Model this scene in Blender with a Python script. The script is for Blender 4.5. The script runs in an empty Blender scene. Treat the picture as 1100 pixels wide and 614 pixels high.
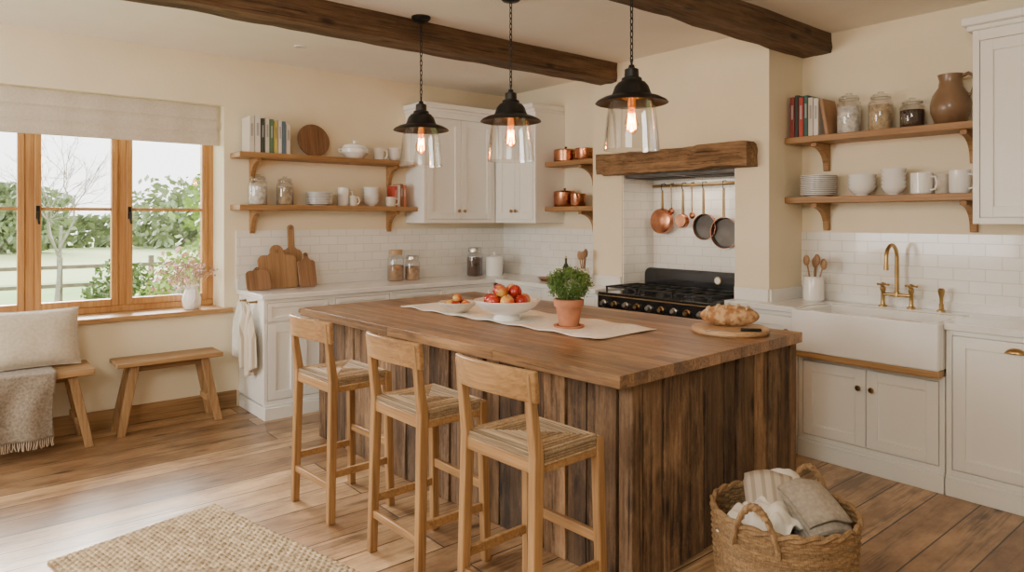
import bpy,bmesh,math,random
from mathutils import Vector,Matrix,noise
R=random.Random(7)
col=bpy.context.scene.collection
PI=math.pi
def rad(a): return a*PI/180
YAW=rad(50.3)
F=740.0;HZ=235.0;CH=1.6
def ray(px):
    r=(px-550)/F
    return (-math.sin(YAW)+math.cos(YAW)*r, math.cos(YAW)+math.sin(YAW)*r)
def Yat(px,X):
    a=ray(px); return X/a[0]*a[1]
def Xat(px,Y):
    a=ray(px); return Y/a[1]*a[0]
# ---------------------------------------------------------------- mesh builder
class B:
    def __init__(s):
        s.bm=bmesh.new(); s.cl=s.bm.loops.layers.float_color.new('Var'); s.v=.5; s.T=Matrix()
    def add(s,vs,fs):
        V=[s.bm.verts.new(s.T@Vector(v)) for v in vs]
        for f in fs:
            try: fc=s.bm.faces.new([V[i] for i in f])
            except ValueError: continue
            for l in fc.loops: l[s.cl]=(s.v,s.v,s.v,1)
        return s
    def box(s,x0,x1,y0,y1,z0,z1,v=None):
        if v is not None: s.v=v
        return s.add([(x0,y0,z0),(x1,y0,z0),(x1,y1,z0),(x0,y1,z0),(x0,y0,z1),(x1,y0,z1),(x1,y1,z1),(x0,y1,z1)],
          [(0,3,2,1),(4,5,6,7),(0,1,5,4),(1,2,6,5),(2,3,7,6),(3,0,4,7)])
    def hbeam(s,p0,p1,w,d,w1=None,d1=None):
        w1=w1 or w; d1=d1 or d; V=[]
        for p,a,b in((p0,w/2,d/2),(p1,w1/2,d1/2)):
            for sx,sy in((-1,-1),(1,-1),(1,1),(-1,1)): V.append((p[0]+sx*a,p[1]+sy*b,p[2]))
        return s.add(V,[(0,3,2,1),(4,5,6,7),(0,1,5,4),(1,2,6,5),(2,3,7,6),(3,0,4,7)])
    def lathe(s,prof,seg=32,c=(0,0,0),ax='z',wob=None):
        V=[];rows=[]
        for r,z in prof:
            if r<1e-6:
                rows.append([len(V)]); V.append((0,0,z)); continue
            row=[]
            for i in range(seg):
                a=2*PI*i/seg; rr=r*(wob(a,z) if wob else 1)
                row.append(len(V)); V.append((rr*math.cos(a),rr*math.sin(a),z))
            rows.append(row)
        if ax=='y': V=[(x,z,-y) for x,y,z in V]
        if ax=='-y': V=[(x,-z,y) for x,y,z in V]
        if ax=='x': V=[(z,x,y) for x,y,z in V]
        V=[(x+c[0],y+c[1],z+c[2]) for x,y,z in V]
        fs=[]
        for a,b in zip(rows,rows[1:]):
            if len(a)==1 and len(b)==1: continue
            for i in range(seg):
                j=(i+1)%seg
                if len(a)==1: fs.append((a[0],b[i],b[j]))
                elif len(b)==1: fs.append((a[i],a[j],b[0]))
                else: fs.append((a[i],a[j],b[j],b[i]))
        return s.add(V,fs)
    def tube(s,pts,r,seg=8,closed=False):
        P=[Vector(p) for p in pts]; n=len(P)
        rr=r if isinstance(r,(list,tuple)) else [r]*n
        V=[];rows=[];N=None
        for i in range(n):
            if closed: t=(P[(i+1)%n]-P[i-1])
            else: t=P[min(i+1,n-1)]-P[max(i-1,0)]
            if t.length<1e-9: t=Vector((0,0,1))
            t.normalize()
            if N is None: N=t.orthogonal().normalized()
            else:
                N=N-t*N.dot(t)
                N=N.normalized() if N.length>1e-6 else t.orthogonal().normalized()
            b=t.cross(N); row=[]
            for k in range(seg):
                a=2*PI*k/seg; row.append(len(V)); V.append(tuple(P[i]+(N*math.cos(a)+b*math.sin(a))*rr[i]))
            rows.append(row)
        fs=[]
        pr=list(zip(rows,rows[1:]))
        if closed: pr.append((rows[-1],rows[0]))
        for a,b in pr:
            for k in range(seg):
                j=(k+1)%seg; fs.append((a[k],a[j],b[j],b[k]))
        if not closed: fs+= [tuple(rows[0][::-1]),tuple(rows[-1])]
        return s.add(V,fs)
    def prism(s,poly,a,b,plane='xz'):
        n=len(poly)
        def m(p,t):
            if plane=='xz': return (p[0],t,p[1])
            if plane=='yz': return (t,p[0],p[1])
            return (p[0],p[1],t)
        V=[m(p,a) for p in poly]+[m(p,b) for p in poly]
        return s.add(V,[tuple(range(n)),tuple(range(2*n-1,n-1,-1))]+[(i,(i+1)%n,n+(i+1)%n,n+i) for i in range(n)])
    def ball(s,c,r,sc=(1,1,1),seg=20,fn=None):
        k=seg//2; pr=[(math.sin(PI*i/k)*r,-math.cos(PI*i/k)*r) for i in range(k+1)]
        pr[0]=(0,-r);pr[-1]=(0,r)
        o=s.T; s.T=o@Matrix.Translation(c)@Matrix.Diagonal((*sc,1)); s.lathe(pr,seg,wob=fn); s.T=o
        return s
    def grid(s,fn,nu,nv):
        V=[fn(i/nu,j/nv) for j in range(nv+1) for i in range(nu+1)]
        return s.add(V,[(j*(nu+1)+i,j*(nu+1)+i+1,(j+1)*(nu+1)+i+1,(j+1)*(nu+1)+i) for j in range(nv) for i in range(nu)])
    def build(self,name,m,parent=None,loc=(0,0,0),rot=(0,0,0),bevel=0,smooth=True,solid=0,sub=0,seg=2,weld=False):
        s=self
        if weld: bmesh.ops.remove_doubles(s.bm,verts=s.bm.verts,dist=1e-5)
        bmesh.ops.recalc_face_normals(s.bm,faces=s.bm.faces)
        me=bpy.data.meshes.new(name); s.bm.to_mesh(me); s.bm.free()
        o=bpy.data.objects.new(name,me); col.objects.link(o)
        me.materials.append(m)
        if smooth:
            for p in me.polygons: p.use_smooth=True
            me.set_sharp_from_angle(angle=rad(38))
        o.parent=parent; o.location=loc; o.rotation_euler=rot
        if solid:
            q=o.modifiers.new('solid','SOLIDIFY'); q.thickness=solid; q.offset=0
        if bevel:
            q=o.modifiers.new('bevel','BEVEL'); q.width=bevel; q.segments=seg; q.limit_method='ANGLE'; q.angle_limit=rad(40)
        if sub:
            q=o.modifiers.new('sub','SUBSURF'); q.levels=sub; q.render_levels=sub
        return o
def tag(o,label,cat,group=None,kind=None):
    o['label']=label
    if cat: o['category']=cat
    if group: o['group']=group
    if kind: o['kind']=kind
    return o
def thing(name,label,cat,loc=(0,0,0),rz=0,group=None,rx=0,ry=0):
    o=bpy.data.objects.new(name,None); col.objects.link(o); o.empty_display_size=.1
    o.location=loc; o.rotation_euler=(rx,ry,rz)
    return tag(o,label,cat,group)
def struct(o): o['kind']='structure'; return o
def dup(o,loc=None,rz=None,label=None,parent=None,group=None):
    c=o.copy(); col.objects.link(c); c.parent=parent
    for ch in [x for x in bpy.data.objects if x.parent==o]: dup(ch,parent=c)
    if loc is not None: c.location=loc
    if rz is not None: c.rotation_euler.z=rz
    if label: c['label']=label
    if group: c['group']=group
    return c
# ---------------------------------------------------------------- materials
def newmat(name):
    m=bpy.data.materials.new(name); m.use_nodes=True; nt=m.node_tree
    return m,nt,nt.nodes['Principled BSDF']
def nd(nt,t,**k):
    n=nt.nodes.new(t)
    for a,b in k.items():
        if a in n.inputs: n.inputs[a].default_value=b
        else: setattr(n,a,b)
    return n
def ramp(nt,fac,c1,c2,p1=.3,p2=.7):
    r=nt.nodes.new('ShaderNodeValToRGB'); e=r.color_ramp.elements
    e[0].position=p1;e[0].color=(*c1,1);e[1].position=p2;e[1].color=(*c2,1)
    nt.links.new(fac,r.inputs[0]); return r.outputs[0]
def bumpto(nt,b,h,st,dist=.01):
    n=nd(nt,'ShaderNodeBump',Strength=st,Distance=dist); nt.links.new(h,n.inputs['Height']); nt.links.new(n.outputs[0],b.inputs['Normal'])
def pm(name,c,c2=None,rough=.5,metal=0,scale=6,bump=0,stretch=(1,1,1),bscale=None,coat=0,p1=.35,p2=.65,sheen=0,dist=.01):
    m,nt,b=newmat(name)
    tc=nd(nt,'ShaderNodeTexCoord'); mp=nd(nt,'ShaderNodeMapping'); mp.inputs['Scale'].default_value=stretch
    nt.links.new(tc.outputs['Object'],mp.inputs[0])
    n=nd(nt,'ShaderNodeTexNoise',Scale=scale,Detail=5.0); nt.links.new(mp.outputs[0],n.inputs['Vector'])
    c2=c2 or tuple(x*.9 for x in c)
    nt.links.new(ramp(nt,n.outputs['Fac'],c2,c,p1,p2),b.inputs['Base Color'])
    b.inputs['Roughness'].default_value=rough; b.inputs['Metallic'].default_value=metal
    b.inputs['Coat Weight'].default_value=coat
    if sheen: b.inputs['Sheen Weight'].default_value=sheen
    if bump:
        n2=nd(nt,'ShaderNodeTexNoise',Scale=bscale or scale*6,Detail=4.0); nt.links.new(mp.outputs[0],n2.inputs['Vector'])
        bumpto(nt,b,n2.outputs['Fac'],bump,dist)
    return m
def wood(name,dark,light,axis='x',rough=.5,sc=1.0,vari=.6,bump=.2,knots=0.0,worn=0.0,crack=.3,blot=.7):
    m,nt,b=newmat(name); L=nt.links.new
    tc=nd(nt,'ShaderNodeTexCoord'); oi=nd(nt,'ShaderNodeObjectInfo'); at=nd(nt,'ShaderNodeAttribute'); at.attribute_name='Var'
    m1=nd(nt,'ShaderNodeMath',operation='MULTIPLY'); m1.inputs[1].default_value=53; L(oi.outputs['Random'],m1.inputs[0])
    m2=nd(nt,'ShaderNodeMath',operation='MULTIPLY_ADD'); m2.inputs[1].default_value=37; L(at.outputs['Fac'],m2.inputs[0]); L(m1.outputs[0],m2.inputs[2])
    va=nd(nt,'ShaderNodeVectorMath',operation='ADD'); L(tc.outputs['Object'],va.inputs[0]); L(m2.outputs[0],va.inputs[1])
    i='xyz'.index(axis)
    outs=[]
    for al,ac,det in((.9,9,6.0),(2.5,75,3.0)):
        mp=nd(nt,'ShaderNodeMapping'); s=[ac*sc]*3; s[i]=al*sc; mp.inputs['Scale'].default_value=s; L(va.outputs[0],mp.inputs[0])
        n=nd(nt,'ShaderNodeTexNoise',Scale=1.0,Detail=det,Distortion=.7); L(mp.outputs[0],n.inputs['Vector']); outs.append(n.outputs['Fac'])
    mx=nd(nt,'ShaderNodeMath',operation='MULTIPLY_ADD'); mx.inputs[1].default_value=.5; L(outs[1],mx.inputs[0])
    mh=nd(nt,'ShaderNodeMath',operation='MULTIPLY'); mh.inputs[1].default_value=.5; L(outs[0],mh.inputs[0]); L(mh.outputs[0],mx.inputs[2])
    c=ramp(nt,mx.outputs[0],dark,light,.36,.62)
    def mulc(c,g):
        vm=nd(nt,'ShaderNodeVectorMath',operation='MULTIPLY'); L(c,vm.inputs[0]); L(g,vm.inputs[1]); return vm.outputs[0]
    if worn:
        mp=nd(nt,'ShaderNodeMapping'); s=[1.0]*3; s[i]=.3; mp.inputs['Scale'].default_value=s; L(va.outputs[0],mp.inputs[0])
        n=nd(nt,'ShaderNodeTexNoise',Scale=11.0,Detail=9.0); n.inputs['Roughness'].default_value=.8; L(mp.outputs[0],n.inputs['Vector'])
        mixn=nd(nt,'ShaderNodeMix',data_type='RGBA'); f=ramp(nt,n.outputs['Fac'],(0,0,0),(worn,worn,worn),.46,.62); L(f,mixn.inputs[0]); L(c,mixn.inputs[6]); mixn.inputs[7].default_value=(light[0]*1.4,light[1]*1.5,light[2]*1.62,1); c=mixn.outputs[2]
        n=nd(nt,'ShaderNodeTexNoise',Scale=5.0,Detail=8.0); n.inputs['Roughness'].default_value=.75; L(mp.outputs[0],n.inputs['Vector'])
        c=mulc(c,ramp(nt,n.outputs['Fac'],(blot,blot*.95,blot*.91),(1.08,1.08,1.08),.36,.56))
    if knots:
        mp=nd(nt,'ShaderNodeMapping'); s=[7.0]*3; s[i]=2.6; mp.inputs['Scale'].default_value=s; L(va.outputs[0],mp.inputs[0])
        v=nd(nt,'ShaderNodeTexVoronoi',Scale=1.0); L(mp.outputs[0],v.inputs['Vector'])
        c=mulc(c,ramp(nt,v.outputs['Distance'],(knots*.3,)*3,(1,1,1),.07,.19))
        mp=nd(nt,'ShaderNodeMapping'); s=[70.0]*3; s[i]=1.6; mp.inputs['Scale'].default_value=s; L(va.outputs[0],mp.inputs[0])
        n=nd(nt,'ShaderNodeTexNoise',Scale=1.0,Detail=2.0,Distortion=.4); L(mp.outputs[0],n.inputs['Vector'])
        c=mulc(c,ramp(nt,n.outputs['Fac'],(crack,)*3,(1,1,1),.31,.38))
    mv=nd(nt,'ShaderNodeMath',operation='MULTIPLY_ADD'); mv.inputs[1].default_value=vari*2; mv.inputs[2].default_value=1-vari; L(at.outputs['Fac'],mv.inputs[0])
    vm=nd(nt,'ShaderNodeVectorMath',operation='SCALE'); L(c,vm.inputs[0]); L(mv.outputs[0],vm.inputs['Scale'])
    L(vm.outputs[0],b.inputs['Base Color']); b.inputs['Roughness'].default_value=rough
    bumpto(nt,b,mx.outputs[0],bump,.01)
    return m
def brick(name,c1,c2,mortar,bw,rh,ms,axes,rough=.3,bump=.3,coat=0,off=.5,grain=None):
    m,nt,b=newmat(name); L=nt.links.new
    tc=nd(nt,'ShaderNodeTexCoord'); sp=nd(nt,'ShaderNodeSeparateXYZ'); cb=nd(nt,'ShaderNodeCombineXYZ')
    L(tc.outputs['Object'],sp.inputs[0])
    L(sp.outputs['XYZ'.index(axes[0])],cb.inputs[0]); L(sp.outputs['XYZ'.index(axes[1])],cb.inputs[1])
    bt=nd(nt,'ShaderNodeTexBrick',Scale=1.0); bt.inputs['Brick Width'].default_value=bw; bt.inputs['Row Height'].default_value=rh
    bt.inputs['Mortar Size'].default_value=ms; bt.inputs['Mortar Smooth'].default_value=.2; bt.offset=off; bt.squash=1
    bt.inputs['Color1'].default_value=(*c1,1);bt.inputs['Color2'].default_value=(*c2,1);bt.inputs['Mortar'].default_value=(*mortar,1)
    L(cb.outputs[0],bt.inputs['Vector'])
    out=bt.outputs['Color']; hgt=bt.outputs['Fac']
    if grain:
        outs=[]
        for al,ac,det in((1.1,8,6.0),(3,60,3.0)):
            mp=nd(nt,'ShaderNodeMapping'); mp.inputs['Scale'].default_value=(al,ac,1); L(cb.outputs[0],mp.inputs[0])
            n=nd(nt,'ShaderNodeTexNoise',Scale=1.0,Detail=det,Distortion=.8); L(mp.outputs[0],n.inputs['Vector']); outs.append(n.outputs['Fac'])
        ad=nd(nt,'ShaderNodeMath',operation='ADD'); L(outs[0],ad.inputs[0]); L(outs[1],ad.inputs[1])
        g=ramp(nt,ad.outputs[0],(grain,grain,grain),(1.2,1.2,1.2),.78,1.0)
        mp=nd(nt,'ShaderNodeMapping'); mp.inputs['Scale'].default_value=(.8,1.6,1); L(cb.outputs[0],mp.inputs[0])
        big=nd(nt,'ShaderNodeTexNoise',Scale=2.4,Detail=9.0); big.inputs['Roughness'].default_value=.7; L(mp.outputs[0],big.inputs['Vector'])
        g2=ramp(nt,big.outputs['Fac'],(.60,.54,.48),(1.25,1.25,1.25),.38,.60)
        mp=nd(nt,'ShaderNodeMapping'); mp.inputs['Scale'].default_value=(2.0,4.8,1); L(cb.outputs[0],mp.inputs[0])
        v=nd(nt,'ShaderNodeTexVoronoi',Scale=1.0); L(mp.outputs[0],v.inputs['Vector'])
        g3=ramp(nt,v.outputs['Distance'],(.20,.15,.11),(1,1,1),.035,.15)
        for gg in(g,g2,g3):
            vm=nd(nt,'ShaderNodeVectorMath',operation='MULTIPLY'); L(out,vm.inputs[0]); L(gg,vm.inputs[1]); out=vm.outputs[0]
    L(out,b.inputs['Base Color']); b.inputs['Roughness'].default_value=rough; b.inputs['Coat Weight'].default_value=coat
    inv=nd(nt,'ShaderNodeMath',operation='SUBTRACT'); inv.inputs[0].default_value=1; L(hgt,inv.inputs[1])
    bumpto(nt,b,inv.outputs[0],bump,.004)
    return m
def glassm(name,tint=(1,1,1),gl=.06):
    m=bpy.data.materials.new(name); m.use_nodes=True; nt=m.node_tree; nt.nodes.clear(); L=nt.links.new
    o=nd(nt,'ShaderNodeOutputMaterial'); t=nd(nt,'ShaderNodeBsdfTransparent'); t.inputs[0].default_value=(*tint,1)
    g=nd(nt,'ShaderNodeBsdfGlossy'); g.inputs['Roughness'].default_value=.03
    lw=nd(nt,'ShaderNodeLayerWeight',Blend=.35); ma=nd(nt,'ShaderNodeMath',operation='MULTIPLY_ADD'); ma.inputs[1].default_value=.55; ma.inputs[2].default_value=gl
    L(lw.outputs['Facing'],ma.inputs[0]); mx=nd(nt,'ShaderNodeMixShader'); L(ma.outputs[0],mx.inputs[0]); L(t.outputs[0],mx.inputs[1]); L(g.outputs[0],mx.inputs[2]); L(mx.outputs[0],o.inputs[0])
    return m
def emis(name,c,s):
    m,nt,b=newmat(name); b.inputs['Base Color'].default_value=(*c,1); b.inputs['Emission Color'].default_value=(*c,1); b.inputs['Emission Strength'].default_value=s; return m
cream=pm('cream_plaster',(.88,.785,.585),(.85,.755,.555),.85,bump=.12,scale=3,bscale=40)
ceilm=pm('ceiling_plaster',(.89,.85,.76),(.87,.82,.73),.9,bump=.08,scale=3,bscale=40)
white=pm('painted_cabinet',(.93,.92,.87),(.91,.90,.85),.38,scale=4)
marble=pm('pale_worktop',(.90,.89,.86),(.78,.77,.73),.18,scale=3,p1=.25,p2=.6)
ceramic=pm('white_ceramic',(.93,.92,.89),(.90,.89,.85),.18,coat=.3)
stone=pm('cream_stoneware',(.74,.68,.58),(.62,.56,.46),.4,scale=20)
tileA=brick('tile_left',(.87,.86,.81),(.92,.91,.87),(.72,.69,.62),.18,.08,.003,'YZ',.15,.3,.3)
tileB=brick('tile_back',(.87,.86,.81),(.92,.91,.87),(.72,.69,.62),.18,.08,.003,'XZ',.15,.3,.3)
floorm=brick('oak_floor',(.20,.112,.053),(.46,.295,.155),(.028,.016,.008),3.0,.215,.0045,'YX',.33,.5,.18,off=.37,grain=.58)
oak=wood('golden_oak_x',(.28,.15,.058),(.50,.30,.13),'x',.5)
oaky=wood('golden_oak_y',(.23,.125,.05),(.44,.26,.115),'y',.5)
oakz=wood('golden_oak_z',(.23,.125,.05),(.44,.26,.115),'z',.5)
stoolz=wood('stool_oak_z',(.22,.112,.04),(.42,.235,.092),'z',.48,bump=.15)
stoolx=wood('stool_oak_x',(.22,.112,.04),(.42,.235,.092),'x',.48,bump=.15)
shelfx=wood('shelf_oak_x',(.23,.115,.042),(.43,.24,.095),'x',.5)
winz=wood('window_oak_z',(.34,.15,.043),(.53,.275,.092),'z',.4,bump=.08)
winy=wood('window_oak_y',(.30,.155,.055),(.50,.29,.12),'y',.4,bump=.08)
butcher=wood('butcher_block',(.12,.058,.024),(.38,.21,.092),'x',.36,vari=.38,bump=.2,knots=1.8,worn=.15,crack=.45,blot=.7)
plank=wood('reclaimed_plank',(.042,.023,.012),(.25,.143,.07),'z',.85,sc=.75,vari=.58,bump=1.0,knots=.55,worn=.6,crack=.28,blot=.5)
beamy=wood('beam_oak_y',(.045,.025,.012),(.175,.10,.05),'y',.8,bump=.7,knots=1.0,worn=.25)
beamx=wood('beam_oak_x',(.10,.052,.022),(.33,.195,.09),'x',.8,bump=.9,knots=.9,worn=.35,blot=.6)
bark=pm('bark',(.34,.30,.25),(.24,.21,.17),.9,scale=20)
board1=wood('board_walnut',(.15,.072,.034),(.31,.17,.085),'z',.5)
board2=wood('board_chestnut',(.24,.13,.058),(.42,.245,.115),'z',.5)
boardp=wood('board_pale',(.40,.24,.115),(.60,.40,.21),'x',.5)
black=pm('black_metal',(.018,.017,.016),(.03,.028,.026),.4,.6)
enamel=pm('black_enamel',(.012,.012,.013),(.018,.018,.018),.18,.0,coat=.5)
iron=pm('cast_iron',(.02,.02,.02),(.035,.033,.03),.65,.3,bump=.1)
panin=pm('pan_interior',(.10,.09,.085),(.16,.15,.14),.45,.8)
steel=pm('steel',(.6,.59,.57),(.5,.49,.47),.3,1)
brass=pm('brass',(.55,.38,.16),(.42,.28,.11),.3,1)
dbrass=pm('aged_brass',(.36,.24,.11),(.25,.16,.07),.38,1)
copper=pm('copper',(.62,.29,.17),(.40,.16,.085),.26,1,scale=10)
terra=pm('terracotta',(.55,.23,.12),(.44,.18,.09),.8,scale=14,bump=.1)
rush=wood('rush_seat',(.20,.13,.065),(.42,.30,.17),'x',.85,sc=3,vari=.5,bump=.3)
wick=wood('wicker',(.17,.10,.043),(.40,.25,.12),'z',.7,sc=5,vari=.45,bump=.3)
linen=pm('linen_blind',(.70,.63,.52),(.63,.56,.46),.9,scale=60,bump=.2,bscale=300,sheen=.2)
linen2=pm('linen_cushion',(.64,.56,.44),(.54,.47,.36),.95,scale=50,bump=.25,bscale=300,sheen=.3)
greyc=pm('taupe_wool',(.36,.30,.23),(.22,.18,.135),.95,scale=60,bump=.4,bscale=200,sheen=.2)
clothw=pm('white_cloth',(.88,.85,.78),(.80,.77,.70),.95,scale=25,bump=.2,bscale=260)
clothc=pm('grey_beige_cloth',(.44,.385,.31),(.33,.285,.23),.95,scale=60,bump=.3,bscale=260)
glass=glassm('clear_glass',gl=.08); pane_m=glassm('window_glass',(1,1,1),.02)
amber=glassm('bulb_glass',(1,.8,.5),.05)
fil=emis('filament',(1,.33,.05),45)
def stripes(name,c1,c2,axis,sc,p1=.55,p2=.75):
    m,nt,b=newmat(name); tc=nd(nt,'ShaderNodeTexCoord'); sp=nd(nt,'ShaderNodeSeparateXYZ'); nt.links.new(tc.outputs['Object'],sp.inputs[0])
    a=nd(nt,'ShaderNodeMath',operation='MULTIPLY'); a.inputs[1].default_value=sc; nt.links.new(sp.outputs[axis],a.inputs[0])
    s=nd(nt,'ShaderNodeMath',operation='SINE'); nt.links.new(a.outputs[0],s.inputs[0])
    nt.links.new(ramp(nt,s.outputs[0],c1,c2,p1,p2),b.inputs['Base Color']); b.inputs['Roughness'].default_value=.95
    n=nd(nt,'ShaderNodeTexNoise',Scale=220.0); nt.links.new(tc.outputs['Object'],n.inputs['Vector']); bumpto(nt,b,n.outputs['Fac'],.2)
    return m
strp=stripes('striped_tea_towel',(.72,.64,.52),(.48,.39,.28),0,110)
jutem=pm('jute',(.50,.375,.22),(.27,.185,.095),.95,scale=24,bump=.5,bscale=130)
def leafm(n,a,b): return pm(n,a,b,.6,scale=9)
# ---------------------------------------------------------------- room shell
XA=-6.05;YB=5.1;YL=4.9;CZ=2.98
XR=2.2;Y0=-2.6
b=B(); b.box(XA-.4,XR,Y0,YB+.3,-.1,0); struct(b.build('floor',floorm,smooth=False))
b=B(); b.box(XA-.4,XR,Y0,YB+.3,CZ,CZ+.12); struct(b.build('ceiling',ceilm,smooth=False))
wy0,wy1,wz0,wz1=-.75,1.85,.85,2.56
b=B(); b.box(XA-.4,XA,Y0,wy0,0,CZ); b.box(XA-.4,XA,wy1,YB+.3,0,CZ); b.box(XA-.4,XA,wy0,wy1,0,wz0-.036); b.box(XA-.4,XA,wy0,wy1,wz1,CZ)
struct(b.build('wall_left',cream,smooth=False))
b=B(); b.box(XA,-4.3,YL,YB+.3,0,CZ); b.box(-4.3,XR,YB,YB+.3,0,CZ); struct(b.build('wall_back',cream,smooth=False))
b=B(); b.box(XR,XR+.2,Y0,YB+.3,0,CZ); struct(b.build('wall_right',cream,smooth=False))
b=B(); b.box(XA-.4,XR+.2,Y0-.2,Y0,0,CZ); struct(b.build('wall_front',cream,smooth=False))  # unseen wall behind the camera, put in to cut flat sky light
BL,BR,RL,RR,BF=-4.40,-2.65,-4.05,-2.925,4.62
b=B(); b.box(BL,RL,BF,YB,0,CZ); b.box(RR,BR,BF,YB,0,CZ); b.box(RL,RR,BF,YB,1.99,CZ); struct(b.build('wall_chimney',cream,smooth=False))
b=B(); b.box(XA,XA+.012,1.95,YL,1.0,1.50); struct(b.build('trim_1',tileA,smooth=False))
b=B(); b.box(XA+.012,BL,YL-.012,YL,1.0,1.50); struct(b.build('trim_2',tileB,smooth=False))
b=B(); b.box(BR,.6,YB-.012,YB,1.0,1.50); struct(b.build('trim_3',tileB,smooth=False))
b=B(); b.box(RL,RR,YB-.06,YB-.001,.9,1.99); struct(b.build('trim_4',tileB,smooth=False))
b=B(); b.box(RL,RL+.012,BF+.01,YB-.06,.9,1.99); b.box(RR-.012,RR,BF+.01,YB-.06,.9,1.99); struct(b.build('trim_5',tileA,smooth=False))
b=B(); b.box(XA,XA+.02,Y0,1.95,0,.14); struct(b.build('baseboard_left',oaky,bevel=.004))
def roughbeam(p0,p1,h0,h1,z0,z1,ax,name,label,m,grp,seed,amp=.014):
    b=B(); n=60; P=[]
    for i in range(n+1):
        t=p0+(p1-p0)*i/n
        ring=[]
        for (u0,v0),(u1,v1) in (((h0,z0),(h1,z0)),((h1,z0),(h1,z1)),((h1,z1),(h0,z1)),((h0,z1),(h0,z0))):
            for q in (0,.33,.66): ring.append((u0+(u1-u0)*q,v0+(v1-v0)*q))
        for k,(u,v) in enumerate(ring):
            e=noise.noise(Vector((k*.9+seed,t*2.2,seed)))*amp+noise.noise(Vector((k*2.1,t*9,seed+4)))*amp*.4
            cx,cz=(h0+h1)/2,(z0+z1)/2
            du=(1 if u>cx else -1)*min(e,.004); dv=(1 if v>cz else -1)*min(e,.003)
            if v>=z1-1e-4 and name=='ceiling_beam': dv=0
            P.append((u+du,t,v+dv) if ax=='y' else (t,u+du,v+dv))
    c=12; fs=[(i*c+k,i*c+(k+1)%c,(i+1)*c+(k+1)%c,(i+1)*c+k) for i in range(n) for k in range(c)]+[tuple(range(c)),tuple(range(n*c+c-1,n*c-1,-1))]
    b.add(P,fs); o=b.build(name,m,smooth=False); tag(o,label,'beam',grp); return o
roughbeam(Y0,BF-.006,-4.30,-4.10,2.81,CZ,'y','ceiling_beam','dark oak ceiling beam running to the chimney breast, left of the two',beamy,'dark oak ceiling beams',1)
roughbeam(Y0,YB,-2.64,-2.42,2.83,CZ,'y','ceiling_beam','dark oak ceiling beam ending above the open shelves right of the chimney breast',beamy,'dark oak ceiling beams',5)
roughbeam(-4.22,-2.74,4.47,4.618,1.985,2.165,'x','mantel_beam','rough weathered oak mantel beam across the chimney breast over the range',beamx,None,9,.03)
# ---------------------------------------------------------------- window
w=thing('window_1','oak framed casement window with small black catches','window',(-6.38,0,0)); del w['category']; struct(w)
FX=.035
b=B(); b.box(-FX,FX,wy0,wy1,wz0,wz0+.05); b.box(-FX,FX,wy0,wy1,wz1-.05,wz1); b.box(-FX,FX,wy1-.05,wy1,wz0+.05,wz1-.05); b.box(-FX,FX,wy0,wy0+.05,wz0+.05,wz1-.05)
b.build('frame',winz,w,bevel=.004)
mull=[-.75+.025,-.10,.52,1.14,1.825]
for y in mull[1:4]: B().box(-FX,FX,y-.03,y+.03,wz0+.05,wz1-.05).build('mullion',winz,w,bevel=.004)
for a,c in zip(mull,mull[1:]):
    ya=a+.03 if a>-.7 else a+.025; yb=c-.03 if c<1.8 else c-.025
    z0=wz0+.05;z1=wz1-.05
    b=B(); t=.045
    b.box(-.02,.045,ya,ya+t,z0,z1); b.box(-.02,.045,yb-t,yb,z0,z1); b.box(-.02,.045,ya+t,yb-t,z0,z0+t+.01); b.box(-.02,.045,ya+t,yb-t,z1-t,z1); b.box(0,.03,ya+t,yb-t,1.665,1.69)
    s=b.build('sash',winz,w,bevel=.004)
    B().box(.010,.014,ya+t,yb-t,z0+t,z1-t).build('pane',pane_m,s,smooth=False)
    h=B(); yy=ya+t*.5; h.box(.045,.055,yy-.012,yy+.012,1.60,1.70); h.tube([(.055,yy,1.65),(.08,yy,1.65),(.085,yy,1.60),(.083,yy+.005,1.56)],.008); h.build('catch',black,s)
b=B(); b.box(XA-.33,XA,wy0+.001,wy1-.001,.815,.85); b.box(XA+.0005,XA+.06,wy0-.06,wy1+.06,.815,.85); o=b.build('window_sill',winy,smooth=False,bevel=.003); tag(o,'oak window sill board under the casement window','window sill')
b=B()
def bl(u,v):
    z=2.555-.33*v; return (-6.13+.022*abs(math.sin(v*PI*3.0))*(1 if v>.35 else .25)+.003*math.sin(u*60),wy0+.01+(wy1-wy0-.02)*u,z)
b.grid(bl,60,40); o=b.build('roman_blind',linen,solid=.012); tag(o,'pulled-up oatmeal linen roman blind at the top of the window','blind')
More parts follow.
